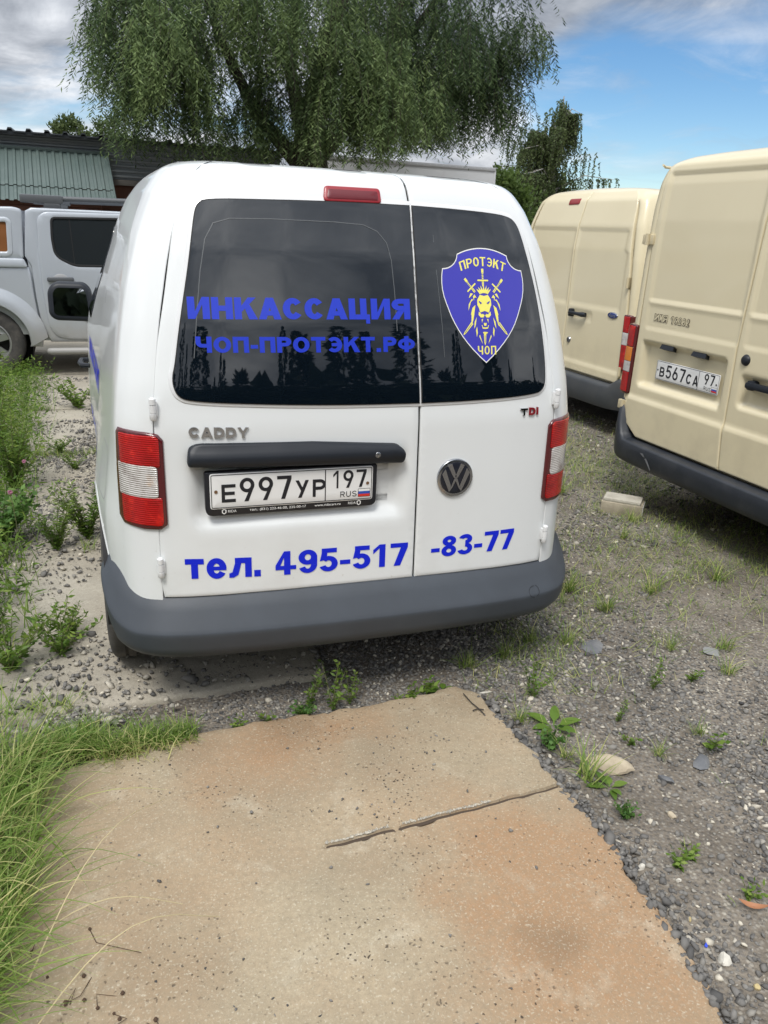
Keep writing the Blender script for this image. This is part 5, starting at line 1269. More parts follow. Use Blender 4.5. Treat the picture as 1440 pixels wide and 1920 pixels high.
def concrete_material(name, base, rust, pale, pitk, rustk, seed, spots=(), darks=()):
    mt = bpy.data.materials.new(name); mt.use_nodes = True; nt = mt.node_tree; n = nt.nodes; L = nt.links; b = n['Principled BSDF']; b.inputs['Roughness'].default_value = .9; b.inputs['Specular IOR Level'].default_value = .25
    tc = n.new('ShaderNodeTexCoord'); mp = n.new('ShaderNodeMapping'); mp.inputs['Location'].default_value = (seed, seed*1.7, 0); L.new(tc.outputs['Object'], mp.inputs[0])
    def noise(s, d=8, r=.6, w=None):
        t = n.new('ShaderNodeTexNoise'); t.inputs['Scale'].default_value = s; t.inputs['Detail'].default_value = d; t.inputs['Roughness'].default_value = r; L.new(mp.outputs[0], t.inputs['Vector']); return t.outputs['Fac']
    def mr(v, a, c, x=0.0, y=1.0):
        r = n.new('ShaderNodeMapRange'); L.new(v, r.inputs['Value']); r.inputs['From Min'].default_value = a; r.inputs['From Max'].default_value = c; r.inputs['To Min'].default_value = x; r.inputs['To Max'].default_value = y; return r.outputs[0]
    def math_(op, a, c):
        q = n.new('ShaderNodeMath'); q.operation = op; q.use_clamp = True
        for i, v in enumerate((a, c)):
            if isinstance(v, (int, float)): q.inputs[i].default_value = v
            else: L.new(v, q.inputs[i])
        return q.outputs[0]
    def mix(f, a, c, mode='MIX'):
        x = n.new('ShaderNodeMix'); x.data_type = 'RGBA'; x.blend_type = mode; L.new(f, x.inputs[0])
        for i, v in ((6, a), (7, c)):
            if isinstance(v, tuple): x.inputs[i].default_value = (*v, 1)
            else: L.new(v, x.inputs[i])
        return x.outputs[2]
    col = mix(mr(noise(2.6, 9), .35, .65), base, tuple(c*.74 for c in base))
    rf = mr(noise(1.7, 7), .40, .66, 0, rustk)
    for (sx, sy, r, k) in spots:          # where rusty water has stood
        d = n.new('ShaderNodeVectorMath'); d.operation = 'DISTANCE'; L.new(tc.outputs['Object'], d.inputs[0]); d.inputs[1].default_value = (sx, sy, 0)
        dd = n.new('ShaderNodeMath'); dd.operation = 'ADD'; L.new(d.outputs['Value'], dd.inputs[0]); L.new(mr(noise(3.5, 7), 0, 1, -.22, .22), dd.inputs[1])
        rf = math_('ADD', rf, mr(dd.outputs[0], r, r*.25, 0, k))
    col = mix(rf, col, rust)
    for (sx, sy, r, k) in darks:
        d = n.new('ShaderNodeVectorMath'); d.operation = 'DISTANCE'; L.new(tc.outputs['Object'], d.inputs[0]); d.inputs[1].default_value = (sx, sy, 0)
        dd = n.new('ShaderNodeMath'); dd.operation = 'ADD'; L.new(d.outputs['Value'], dd.inputs[0]); L.new(mr(noise(6, 8), 0, 1, -.12, .12), dd.inputs[1])
        col = mix(mr(dd.outputs[0], r, r*.2, 0, k), col, tuple(c*.55 for c in rust))
    col = mix(mr(noise(5.5, 9, .7), .56, .74, 0, .55), col, pale)
    col = mix(mr(noise(60, 4, .6), .35, .75, 0, .5), col, tuple(c*.58 for c in base))
    col = mix(mr(noise(210, 3, .6), .48, .75, 0, .5), col, tuple(c*.55 for c in base))
    col = mix(mr(noise(160, 2, .5), .58, .75, 0, .55), col, pale)
    wn = n.new('ShaderNodeTexNoise'); wn.inputs['Scale'].default_value = 45; wn.inputs['Detail'].default_value = 3; L.new(mp.outputs[0], wn.inputs['Vector'])
    wv = n.new('ShaderNodeVectorMath'); wv.operation = 'MULTIPLY_ADD'; L.new(wn.outputs['Color'], wv.inputs[0]); wv.inputs[1].default_value = (.022, .022, .022); L.new(mp.outputs[0], wv.inputs[2])
    v = n.new('ShaderNodeTexVoronoi'); v.inputs['Scale'].default_value = 240; L.new(wv.outputs[0], v.inputs['Vector'])
    sp = mr(v.outputs['Color'], .82, .97); col = mix(math_('MULTIPLY', sp, .32), col, pale)
    v2 = n.new('ShaderNodeTexVoronoi'); v2.inputs['Scale'].default_value = 62; L.new(wv.outputs[0], v2.inputs['Vector'])
    pit = math_('MULTIPLY', mr(v2.outputs['Distance'], .22, .12), mr(noise(3.3, 5), .45, .62)); col = mix(math_('MULTIPLY', pit, pitk), col, (.050, .040, .032))
    L.new(col, b.inputs['Base Color'])
    bp = n.new('ShaderNodeBump'); bp.inputs['Strength'].default_value = .5; bp.inputs['Distance'].default_value = .008; L.new(noise(38, 10, .75), bp.inputs['Height'])
    b2 = n.new('ShaderNodeBump'); b2.inputs['Strength'].default_value = .6; b2.inputs['Distance'].default_value = .006; b2.invert = True; L.new(pit, b2.inputs['Height']); L.new(bp.outputs[0], b2.inputs['Normal']); L.new(b2.outputs[0], b.inputs['Normal'])
    return mt
CONC1 = concrete_material('rust_stained_concrete', (.42, .348, .24), (.365, .228, .128), (.58, .53, .42), .9, .5, 3.0, [(.22, -1.12, .40, .95), (.12, -.76, .28, .6), (-.40, -.20, .32, .8), (-.05, -.14, .2, .4), (.33, -.85, .24, .5)], [(.135, -1.10, .10, .5), (.20, -1.09, .08, .4), (-.30, -.12, .16, .5), (-.62, -.16, .12, .35), (-.75, -.95, .22, .22), (.30, -.12, .12, .3), (-.10, -.38, .20, .2)])
CONC2 = concrete_material('weathered_concrete', (.43, .395, .325), (.34, .275, .20), (.58, .54, .45), .9, .3, 11.0)
GROOVE = []
def build_slabs():
    root = empty('concrete_pavement', (0, 0, 0)); tag(root, kind='structure')
    # slab in the foreground, with a groove part of the way across
    R_ = [(.348, -.046), (.395, -.085), (.408, -.137), (.402, -.20), (.420, -.28), (.418, -.36), (.432, -.43), (.426, -.52), (.440, -.60), (.437, -.66), (.452, -.74), (.447, -.80), (.455, -.90), (.440, -.98), (.444, -1.06), (.428, -1.15), (.432, -1.23), (.410, -1.31), (.395, -1.40), (.402, -1.6), (.39, -2.0), (.40, -2.7)]
    T_ = [(-1.25, -.175), (-1.05, -.150), (-.95, -.140), (-.80, -.104), (-.70, -.094), (-.60, -.086), (-.50, -.076), (-.40, -.080), (-.30, -.074), (-.20, -.078), (-.10, -.073), (0, -.070), (.10, -.062), (.2, -.060), (.28, -.052)]
    P = T_+R_+[(-1.25, -2.7)]
    def jag(P, a):
        Q = resample(P, .022); out = []
        for i, (x, y) in enumerate(Q):
            k = .0 if (y < -2.6 or x < -1.2) else 1.0; out.append((x+k*(a*float(vnoise(np.array(x), np.array(y), 23, 5))+.35*a*float(vnoise(np.array(x), np.array(y), 70, 6))), y+k*(a*float(vnoise(np.array(x), np.array(y), 21, 7))+.35*a*float(vnoise(np.array(x), np.array(y), 66, 8)))))
        return out
    P = jag(P, .032)
    gx = np.linspace(-.33, .445, 150); gl = lambda x: -.670+.046*(x+.315)/.755+.0016*math.sin(x*31)+.001*math.sin(x*77)
    def h(x, y, d=0.0):
        z = .0015*math.sin(x*3+y*2)+.004*float(vnoise(np.array(x), np.array(y), 7, 9))+.0025*float(vnoise(np.array(x), np.array(y), 30, 10))
        if -.34 < x < .45:
            g = abs(y-gl(x)); w = .0085*(1+.5*float(vnoise(np.array(x), np.array(0.), 30, 4))); br = 1-.85*math.exp(-((x+.105)/.014)**2); en = ss((x+.33)/.04)
            z -= .020*en*br*max(0, 1-(g/w)**2)
        return (x, y, z+d)
    ex = [(x, gl(x)+o) for x in gx for o in (-.016, -.009, -.0045, 0, .0045, .009, .016)]
    s = patch('slab', P[::-1], h, CONC1, root, off=0, thick=.14, bev=.008, step=.030, extra=ex, seg=.03, sharp=50)
    # pale chipped lip along the far side of the groove
    gd = MB(); xs_ = [-.312+.754*k/60 for k in range(61)]
    gd.add([(x, gl(x)-.0060, -.0075) for x in xs_]+[(x, gl(x)+.0060, -.0075) for x in xs_], [(k, k+1, k+62, k+61) for k in range(60)]); gd.obj('groove_shade', mat('groove_shade_brown', (.07, .05, .035), .95), root)  # dark brown strip that paints the shade inside the groove
    nx = 420; cx_ = np.concatenate([rng.uniform(-.31, -.125, nx//2), rng.uniform(-.085, .20, nx)]); cy_ = np.array([gl(x) for x in cx_])+.0085+np.abs(rng.normal(0, .0032, len(cx_))); cs = rng.lognormal(math.log(.0021), .35, len(cx_))
    GROOVE.append((cx_, cy_, cs, root))
    # row of older slabs running away on the left, under and beside the van
    ys = [(-.045, .16), (.17, 1.565), (1.585, 3.32), (3.345, 4.78), (4.81, 6.45), (6.48, 8.1), (8.13, 9.8)]
    for i, (a, c) in enumerate(ys):
        if i == 0: continue
        x0, x1 = -2.35+.03*(i % 3), .36+.02*math.sin(i*2.1)
        if i > 1: x1 = -.05
        Q = jag([(x0, a), (x1 if i > 1 else -.12, a+.01), (x1 if i > 1 else -.05, c), (x0, c-.01)], .020) if i < 4 else roundpoly([(x0, a), (x1, a+.01), (x1, c), (x0, c-.01)], .03, 3)
        zoff = [0, -.004, .0, -.006, .002, -.003, 0][i]; sl_ = .002*(i % 3)
        def h2(x, y, d=0.0, z0=zoff, k=i): return (x, y, z0+.006*float(vnoise(np.array(x), np.array(y), 3.1, 20+k))+.003*float(vnoise(np.array(x), np.array(y), 14, 30+k))+d)
        patch('slab', Q, h2, CONC2, root, off=0, thick=.14, bev=.012, step=.09, seg=.06, sharp=50)
build_slabs()

# ------------------------------------------------------------------ loose stones
_ico = bmesh.new(); bmesh.ops.create_icosphere(_ico, subdivisions=1, radius=1); ICV = np.array([v.co[:] for v in _ico.verts]); ICF = np.array([[v.index for v in f.verts] for f in _ico.faces]); _ico.free()
STONEM = leaf_mat('gravel_stones', (.058, .057, .057), (.20, .19, .175), (.60, .55, .45), 0.0, .85)
def scatter(name, X, Y, Z, S, tint, flat=(.35, .8), m=None):
    n = len(X); A = rng.normal(size=(n, 3, 3)); Qr, _ = np.linalg.qr(A)
    base = ICV[None]*(1+rng.normal(0, .27, (n, len(ICV), 1)))
    base = base*np.stack([rng.uniform(.75, 1.3, n), rng.uniform(.55, 1.0, n), rng.uniform(*flat, n)], 1)[:, None, :]
    yaw = rng.uniform(0, 2*math.pi, n); c, s = np.cos(yaw), np.sin(yaw); tl = rng.normal(0, .25, (n, 2))
    x = base[..., 0]*c[:, None]-base[..., 1]*s[:, None]; y = base[..., 0]*s[:, None]+base[..., 1]*c[:, None]; z = base[..., 2]+tl[:, :1]*x+tl[:, 1:]*y
    V = np.stack([X[:, None]+x*S[:, None], Y[:, None]+y*S[:, None], Z[:, None]+z*S[:, None]], 2).reshape(-1, 3)
    F = (ICF[None]+(np.arange(n)*len(ICV))[:, None, None]).reshape(-1, 3)
    return np_mesh(name, V, F, m or STONEM, np.repeat(tint, len(ICV)))
SLAB_EDGE_Y = np.array([-2.7, -1.6, -1.40, -1.15, -.9, -.66, -.43, -.2, -.137, -.046]); SLAB_EDGE_X = np.array([.40, .402, .395, .428, .455, .437, .432, .402, .408, .348])
def edge_x(y): return np.interp(y, SLAB_EDGE_Y, SLAB_EDGE_X)
def tints(n, pale=.06): 
    t = np.clip(rng.normal(.40, .15, n), 0, .75); k = rng.random(n) < pale; t[k] = rng.uniform(.75, 1.0, k.sum()); return t
def gravel():
    X = []; Y = []; S = []
    # right of the slab: thick close to its edge and in the near corner
    n = 34000; y = rng.uniform(-1.75, 1.6, n); x = edge_x(np.minimum(y, -.05))+rng.gamma(1.6, .42, n)
    patchy = vnoise(x, y, 1.6, 40)+.5*vnoise(x, y, 4.5, 41); d = x-edge_x(np.minimum(y, -.05))
    keep = (rng.random(n) < np.clip(.62+1.5*patchy-.14*np.maximum(d-.5, 0)+(.5*np.exp(-(d/.12)**2)), .06, 1)) & (x < 3.2) & ~((y > -.05) & (x < .40))
    x, y = x[keep], y[keep]; s = rng.lognormal(math.log(.0052), .45, len(x)); big = rng.random(len(x)) < np.where(y < -.3, .05, .015); s[big] *= rng.uniform(1.5, 2.1, big.sum()); s = np.minimum(s, .0125)
    X.append(x); Y.append(y); S.append(s)
    # dark strip between the slab and the van, and under it
    n = 9000; x = rng.uniform(-.62, .95, n); y = rng.uniform(-.05, .75, n); k = (x > -.1-.5*np.exp(-((y-.05)/.12)**2)) | (rng.random(n) < .25); x, y = x[k], y[k]; X.append(x); Y.append(y); S.append(rng.lognormal(math.log(.0055), .35, len(x)))
    # farther right towards the beige vans
    n = 7000; x = rng.uniform(.9, 3.6, n); y = rng.uniform(1.0, 4.6, n); X.append(x); Y.append(y); S.append(rng.lognormal(math.log(.0085), .4, n))
    X = np.concatenate(X); Y = np.concatenate(Y); S = np.concatenate(S); Z = ground_z(X, Y)+S*.25
    tag(link('gravel', scatter('gravel', X, Y, Z, S, tints(len(X)))), kind='stuff')
    # grit on the left slabs and pebbles on the near slab
    n = 7000; y = rng.uniform(.18, 6.3, n); x = -1.3+rng.normal(0, .33, n)+.0*y; pt = vnoise(x, y, 2.4, 50); k = (pt > -.12) & (x < -.72-.0*y) & (x > -2.2); x, y = x[k], y[k]
    n4 = 11000; y4 = rng.uniform(1.55, 4.9, n4); x4 = rng.uniform(-1.55, -.85, n4); k4 = rng.random(n4) < np.clip(.35+1.6*vnoise(x4, y4, 2.1, 51), .03, 1); x = np.concatenate([x, x4[k4]]); y = np.concatenate([y, y4[k4]])
    n2 = 420; xb = rng.normal(-.95, .11, n2); yb = rng.normal(.085, .035, n2); x = np.concatenate([x, xb]); y = np.concatenate([y, yb]); n3 = 700; x = np.concatenate([x, rng.uniform(-1.2, .0, n3)]); y = np.concatenate([y, rng.uniform(.17, .7, n3)])
    s = rng.lognormal(math.log(.0056), .5, len(x)); tag(link('loose_grit', scatter('loose_grit', x, y, np.zeros(len(x))+s*.2, s, np.clip(rng.normal(.46, .22, len(x)), 0, 1))), kind='stuff')
    n = 150; x = rng.uniform(-.95, .40, n); y = rng.uniform(-1.9, -.12, n); cl = rng.integers(0, 12, n); cx = rng.uniform(-.6, .3, 12); cy = rng.uniform(-1.5, -.2, 12); k = rng.random(n) < .45; x[k] = cx[cl[k]]+rng.normal(0, .05, k.sum()); y[k] = cy[cl[k]]+rng.normal(0, .05, k.sum())
    ok = x < edge_x(y)-.02; x, y = x[ok], y[ok]; s = rng.lognormal(math.log(.0040), .38, len(x)); tag(link('pebbles_on_slab', scatter('pebbles_on_slab', x, y, s*.4, s, np.clip(rng.normal(.25, .18, len(x)), 0, .9))), kind='stuff')
    # pebbles banked against the broken slab edge
    n = 420; y = rng.uniform(-1.6, -.1, n); x = edge_x(y)+np.abs(rng.normal(0, .022, n))-.006; s = rng.lognormal(math.log(.0082), .32, n); tag(link('edge_pebbles', scatter('edge_pebbles', x, y, -.006+s*.3, s, np.clip(rng.normal(.30, .12, n), 0, .8))), kind='stuff')
gravel()
for cx_, cy_, cs, root_ in GROOVE:
    o = link('chipped_mortar', scatter('chipped_mortar', cx_, cy_, np.full(len(cx_), .0004), cs, np.clip(rng.normal(.85, .12, len(cx_)), 0, 1), (.2, .45)), root_); tag(o, kind='stuff')
def rock(name, loc, size, label, cat, m, seed, rz=0.0, sub=3, flat=.5, group=None):
    r = np.random.default_rng(seed); bm = bmesh.new(); bmesh.ops.create_icosphere(bm, subdivisions=sub, radius=1)
    ns = r.normal(size=(9, 3)); ns /= np.linalg.norm(ns, axis=1)[:, None]; ds = r.uniform(.42, .80, 9)
    for v in bm.verts:
        p = np.array(v.co[:])
        for nn, dd in zip(ns, ds):
            t = p@nn
            if t > dd: p = p-nn*(t-dd)*.99
        p = p*(1+.05*math.sin(p[0]*9+seed)*math.cos(p[1]*8)+.03*r.normal()); v.co = (p[0]*size[0], p[1]*size[1], p[2]*size[2])
    me = bpy.data.meshes.new(name); bm.to_mesh(me); bm.free(); me.materials.append(m); me.shade_smooth(); me.set_sharp_from_angle(angle=rad(28))
    o = link(name, me); o.location = (loc[0], loc[1], loc[2]+size[2]*.35); o.rotation_euler = (0, 0, rz); tag(o, label, cat, group); return o
LIME = mat('pale_limestone', (.48, .41, .30), .9, var=(14, (.34, .28, .20), .42, .7), bump=(40, .6, 'noise'))
PALE = mat('white_pebble', (.58, .55, .48), .8, var=(30, (.4, .38, .33), .45, .7), bump=(60, .3, 'noise'))
SLATE = mat('grey_stone', (.13, .135, .145), .8, var=(12, (.2, .2, .2), .45, .7), bump=(30, .5, 'noise'))
YEL = mat('yellow_pebble', (.50, .40, .20), .8, bump=(60, .3, 'noise'))
gz = lambda x, y: float(ground_z(np.array(x), np.array(y)))
rock('stone_chunk', (.655, -.56, gz(.655, -.56)), (.085, .040, .032), 'long pale chunk of broken stone in the gravel beside the concrete slab', 'stone', LIME, 5, rad(-38))
for x, y, s, mm, lb in [(.527, -1.245, (.022, .018, .016), PALE, 'white angular pebble by the slab edge, lowest of the pale pebbles'), (.498, -.955, (.018, .011, .010), PALE, 'long white pebble at the slab edge, below the leafy seedlings'), (.57, -1.02, (.009, .008, .007), PALE, 'small white pebble just right of the long white one'),
                        (.72, -.80, (.020, .014, .010), LIME, 'pale flat stone above the bluish pebbles, right of the young weeds'), (.80, -.665, (.030, .024, .018), SLATE, 'large grey stone near the pale stone chunk'), (.60, -1.36, (.026, .015, .012), SLATE, 'dark blue-grey stone in the near gravel corner'),
                        (.98, -.62, (.055, .035, .012), SLATE, 'flat dark stone at the right edge of the view, sunk in gravel'), (1.03, .12, (.07, .05, .012), SLATE, 'flat grey slab of stone lying in the weeds behind the bumper corner'), (1.52, -.02, (.06, .05, .012), mat('flat_stone_grey', (.24, .24, .235), .9, bump=(40, .4, 'noise')), 'flat light grey stone at the right edge near the beige van'),
                        (.545, -1.33, (.011, .009, .008), YEL, 'yellow pebble under the fallen green leaf'), (.52, -1.13, (.009, .008, .007), YEL, 'tiny yellow pebble near the white angular pebble'), (.44, -.088, (.030, .010, .008), PALE, 'pale sliver of stone at the far corner of the slab')]:
    rock('stone', (x, y, gz(x, y)), s, lb, 'stone', mm, int(abs(x*1000+y*777)) % 97, rad(x*400), 2)
def brick():
    root = empty('concrete_block', (2.19, 1.585, gz(2.19, 1.585)-.01), rad(-42)); tag(root, 'whitish block on the gravel between the white van and the near beige van', 'block')
    BM = mat('old_silicate_brick', (.42, .37, .28), .9, var=(7, (.25, .22, .16), .42, .68), bump=(30, .5, 'noise'))
    m = MB(); m.box((-.125, -.075, 0), (.125, .075, .088), .008); o = m.obj('block_body', BM, root)
    t = MB(); t.box((-.118, -.07, .085), (.112, .072, .112), .012); t.obj('mortar_crust', mat('mortar_grey', (.47, .44, .37), .95, var=(12, (.36, .33, .27), .4, .7), bump=(50, .9, 'noise')), root, True)
    if False: V = [(-.125, -.076, .086), (.126, -.077, .086), (.127, .076, .086), (-.10, .078, .086), (-.11, -.066, .112), (.05, -.07, .110), (.06, -.05, .098), (.12, -.068, .100), (.12, .066, .106), (-.09, .068, .114)]
    if False: t.add(V, [(0, 1, 7, 6, 5, 4), (1, 2, 8, 7), (2, 3, 9, 8), (3, 0, 4, 9), (4, 5, 6, 7, 8, 9)]); t.obj('mortar_crust', mat('mortar_grey', (.47, .44, .37), .95, var=(12, (.36, .33, .27), .4, .7), bump=(50, .5, 'noise')), root, False)
    MB().box((.1255, -.070, .006), (.128, .068, .084), .001).obj('pale_end', mat('pale_end_white', (.70, .69, .66), .85, var=(16, (.5, .48, .44), .5, .72)), root)  # thin plate, paler than the body, on one end face
brick()
# ------------------------------------------------------------------ grass, weeds, fallen leaves
GRASSM = leaf_mat('grass_blades', (.075, .145, .022), (.20, .31, .060), (.62, .57, .26), .42, .45)
WEEDM = leaf_mat('weed_leaves', (.045, .10, .014), (.135, .23, .035), (.33, .40, .09), .35, .5)
CLOVERM = leaf_mat('clover_leaves', (.04, .105, .022), (.085, .18, .038), (.16, .27, .065), .35, .5)
def blades(base, dirs, L, W, bend, tint, seg=4):
    """Curved tapering blades as strips. base (n,3); dirs: horizontal lean (n,2); arrays L, W, bend."""
    n = len(base); t = np.linspace(0, 1, seg+1); V = np.zeros((n, seg+1, 2, 3))
    a = np.arctan2(dirs[:, 1], dirs[:, 0]); lean = np.hypot(dirs[:, 0], dirs[:, 1]); sx, sy = -np.sin(a), np.cos(a); tw = rng.normal(0, .5, n)
    for i, q in enumerate(t):
        hor = L*(lean*q+bend*q*q*.8); ver = L*(q*np.sqrt(np.maximum(.08, 1-lean**2*.5))-bend*.62*q*q*q)
        w = W*(1-q**1.6)*.5+.00015
        cx = base[:, 0]+np.cos(a)*hor; cy = base[:, 1]+np.sin(a)*hor; cz = base[:, 2]+np.maximum(ver, -.0+.004)
        ex, ey, ez = sx*np.cos(tw*q), sy*np.cos(tw*q), np.sin(tw*q)
        V[:, i, 0] = np.stack([cx-ex*w, cy-ey*w, cz-ez*w], 1); V[:, i, 1] = np.stack([cx+ex*w, cy+ey*w, cz+ez*w], 1)
    V = V.reshape(-1, 3); k = 2*(seg+1); b = np.arange(n)[:, None]*k; Q = []
    for i in range(seg): Q.append(np.stack([b[:, 0]+2*i, b[:, 0]+2*i+1, b[:, 0]+2*i+3, b[:, 0]+2*i+2], 1))
    return V, np.concatenate(Q), np.repeat(tint, k)
def grass_clump(name, pts, L, W, lean, bend, tint, label=None, cat=None, kind=None, seg=5, group=None):
    V, Q, T = blades(pts, lean, L, W, bend, tint, seg); o = link(name, np_mesh(name, V, Q, GRASSM, T, True)); return tag(o, label, cat, group, kind)
def left_grass():
    # the long tussock in the near left corner: overhanging blades
    n = 3000; x = rng.normal(-1.21, .085, n); y = rng.uniform(-1.15, -.06, n); x -= .05*np.maximum(0, (-.9-y))/.2; x = np.minimum(x, -1.055+.03*vnoise(x, y, 9, 60)-.15*np.clip((-.62-y)/.5, 0, 1))
    a = rng.normal(rad(-5), rad(85), n); le = rng.uniform(.05, .9, n); L = rng.uniform(.06, .27, n)
    t = np.clip(rng.normal(.42, .16, n), 0, 1); k = rng.random(n) < .16; t[k] = rng.uniform(.7, 1, k.sum())
    grass_clump('grass_tussock', np.stack([x, y, np.full(n, -.01)], 1), L, rng.uniform(.0022, .0058, n), np.stack([np.cos(a), np.sin(a)], 1)*le[:, None], rng.uniform(.25, .9, n), t, 'long arching grass overhanging the left side of the concrete slab', 'grass tussock', seg=6)
    # band of shorter turf along the far edge of the slab
    n = 2600; x = rng.uniform(-1.10, -.60, n); x = np.where(rng.random(n) < .7, x, rng.uniform(-1.1, -.9, n)); y = -.068+.03*rng.normal(size=n)+.05*(x < -.9)-.075*np.clip((-.6-x)/.5, 0, 1); den = np.clip((-.46-x)/.25, .1, 1)
    k = rng.random(n) < den; x, y = x[k], y[k]; n = len(x); a = rng.uniform(0, 2*math.pi, n); le = rng.uniform(.1, .8, n); L = rng.uniform(.035, .12, n)*(.6+.4*np.clip((-.6-x)/.3, 0, 1)); t = np.clip(rng.normal(.42, .15, n), 0, 1)
    dry = (y < -.115) & (rng.random(n) < .6); t[dry] = rng.uniform(.85, 1, dry.sum())
    grass_clump('turf_strip', np.stack([x, y, np.full(n, -.005)], 1), L, rng.uniform(.002, .004, n), np.stack([np.cos(a), np.sin(a)], 1)*le[:, None], rng.uniform(.2, .8, n), t, 'strip of short turf along the joint behind the concrete slab', 'grass', seg=4)
    # dry seed stalks lying over the slab
    for i, (p0, p1, lb) in enumerate([((-1.03, -.92), (-.72, -.42), 'long straight dry stalk leaning over the slab from the tussock'), ((-1.0, -1.02), (-.62, -.86), 'long dry seed stalk curving low across the slab'), ((-1.05, -1.02), (-.80, -1.25), 'dry stalk bending down towards the lower left corner'), ((-1.02, -.80), (-.70, -.80), 'thin dry stalk above the curving one')]):
        m = []
        for q in np.linspace(0, 1, 9): m.append((p0[0]+(p1[0]-p0[0])*q, p0[1]+(p1[1]-p0[1])*q, .03+.13*math.sin(math.pi*min(1, q*1.02))*(.9 if i < 2 else .5)+.015))
        o = MB().tube(m, [.0016-.0008*k/8 for k in range(9)], 5).obj('dry_stalk', mat('dry_straw', (.50, .42, .24), .8)); tag(o, lb, 'grass stalk', 'dry stalks over the slab')
    # dry seed heads at the lower left
    o = MB(); r = np.random.default_rng(4)
    for k in range(26):
        x, y = -.93+r.normal(0, .075), -.98+r.normal(0, .13); rr = r.uniform(.003, .0055); o.lathe([(0, 0), (rr*.8, rr*.4), (rr, rr), (rr*.5, rr*1.8), (0, rr*2)], (x, y, .002), 'z', 6)
        if k % 2 == 0: o.tube([(x, y, .003), (x+r.normal(0, .03), y+r.normal(0, .03), .008), (x+r.normal(0, .05), y+r.normal(0, .05), .003)], .0009, 4)
    tag(o.obj('dry_seed_heads', mat('seed_brown', (.075, .045, .028), .9)), 'scatter of small dark brown dry seed heads on twigs, lower left of the slab', 'seed heads', kind='stuff')
left_grass()
def weed_mesh(name, h, stems, leaves, L0, W0, m, spread=.35, droop=.0, seed=0, fine=False):
    """A leafy plant: several stems with leaves all the way up (leaf quads + stem strips in two meshes)."""
    global rng
    P = []; D = []; T = []; st = MB()
    for s in range(stems):
        a = rng.uniform(0, 2*math.pi); sp = spread*rng.uniform(.3, 1)*h; hh = h*rng.uniform(.65, 1.05); n = max(5, int(1.5*leaves*rng.uniform(.7, 1.2)))
        t = np.linspace(.08, 1, n); x = sp*t**1.3*math.cos(a); y = sp*t**1.3*math.sin(a); z = hh*(t-droop*t*t)
        st.tube([(0, 0, 0), (x[n//2], y[n//2], z[n//2]), (x[-1], y[-1], z[-1])], [.0045*(h/.5)**.5, .003*(h/.5)**.5, .001], 4)
        P.append(np.stack([x, y, z], 1)+rng.normal(0, .012*h, (n, 3))); ang = rng.uniform(0, 2*math.pi, n); D.append(np.stack([np.cos(ang), np.sin(ang), rng.uniform(-.2, .9, n)], 1)); T.append(np.clip(rng.normal(.45, .13)+rng.normal(0, .12, n)+.15*(t-.5), 0, 1))
    P = np.concatenate(P); D = np.concatenate(D); T = np.concatenate(T); n = len(P); P[:, 2] = np.maximum(P[:, 2], .004)
    V, Q = leaf_quads(P, D, 1.15*L0*rng.uniform(.6, 1.25, n), 1.2*W0*rng.uniform(.7, 1.2, n))
    return np_mesh(name, V, Q, m, np.repeat(T, 4)), mesh('stem', st.V, st.F, mat('weed_stem', (.12, .13, .05), .7))
def place_weed(name, meshes, loc, rz, s, label, cat, group):
    r = empty(name, loc, rz); r.scale = (s, s, s); tag(r, label, cat, group)
    a = link('foliage', meshes[0], r); b = link('stem', meshes[1], r); return r
def rosette_mesh(nl, L0, W0, rise, m, curl=.25):
    V = []; F = []; T = []
    for k in range(nl):
        a = 2*math.pi*k/nl+rng.normal(0, .25); L = L0*rng.uniform(.7, 1.15); W = W0*rng.uniform(.8, 1.15); up = rise*rng.uniform(.5, 1.3); c, s = math.cos(a), math.sin(a); b = len(V); n = 6; ti = float(np.clip(rng.normal(.45, .15), 0, 1))
        for i in range(n+1):
            q = i/n; w = W*.5*math.sin(math.pi*min(1, .06+q*.94))**.8*(.3 if q < .3 else 1) if q < 1 else 0.0; r = L*(.08+q*.92); z = L*(up*q-curl*q*q)+.004
            for sg in (-1, 0, 1): V.append((c*r-s*w*sg, s*r+c*w*sg, z+(.22*w if sg else 0))); T.append(ti)
        for i in range(n):
            for j in (0, 1): F.append((b+3*i+j, b+3*i+j+1, b+3*i+j+4, b+3*i+j+3))
    return np_mesh('rosette', np.array(V), F, m, T, True)
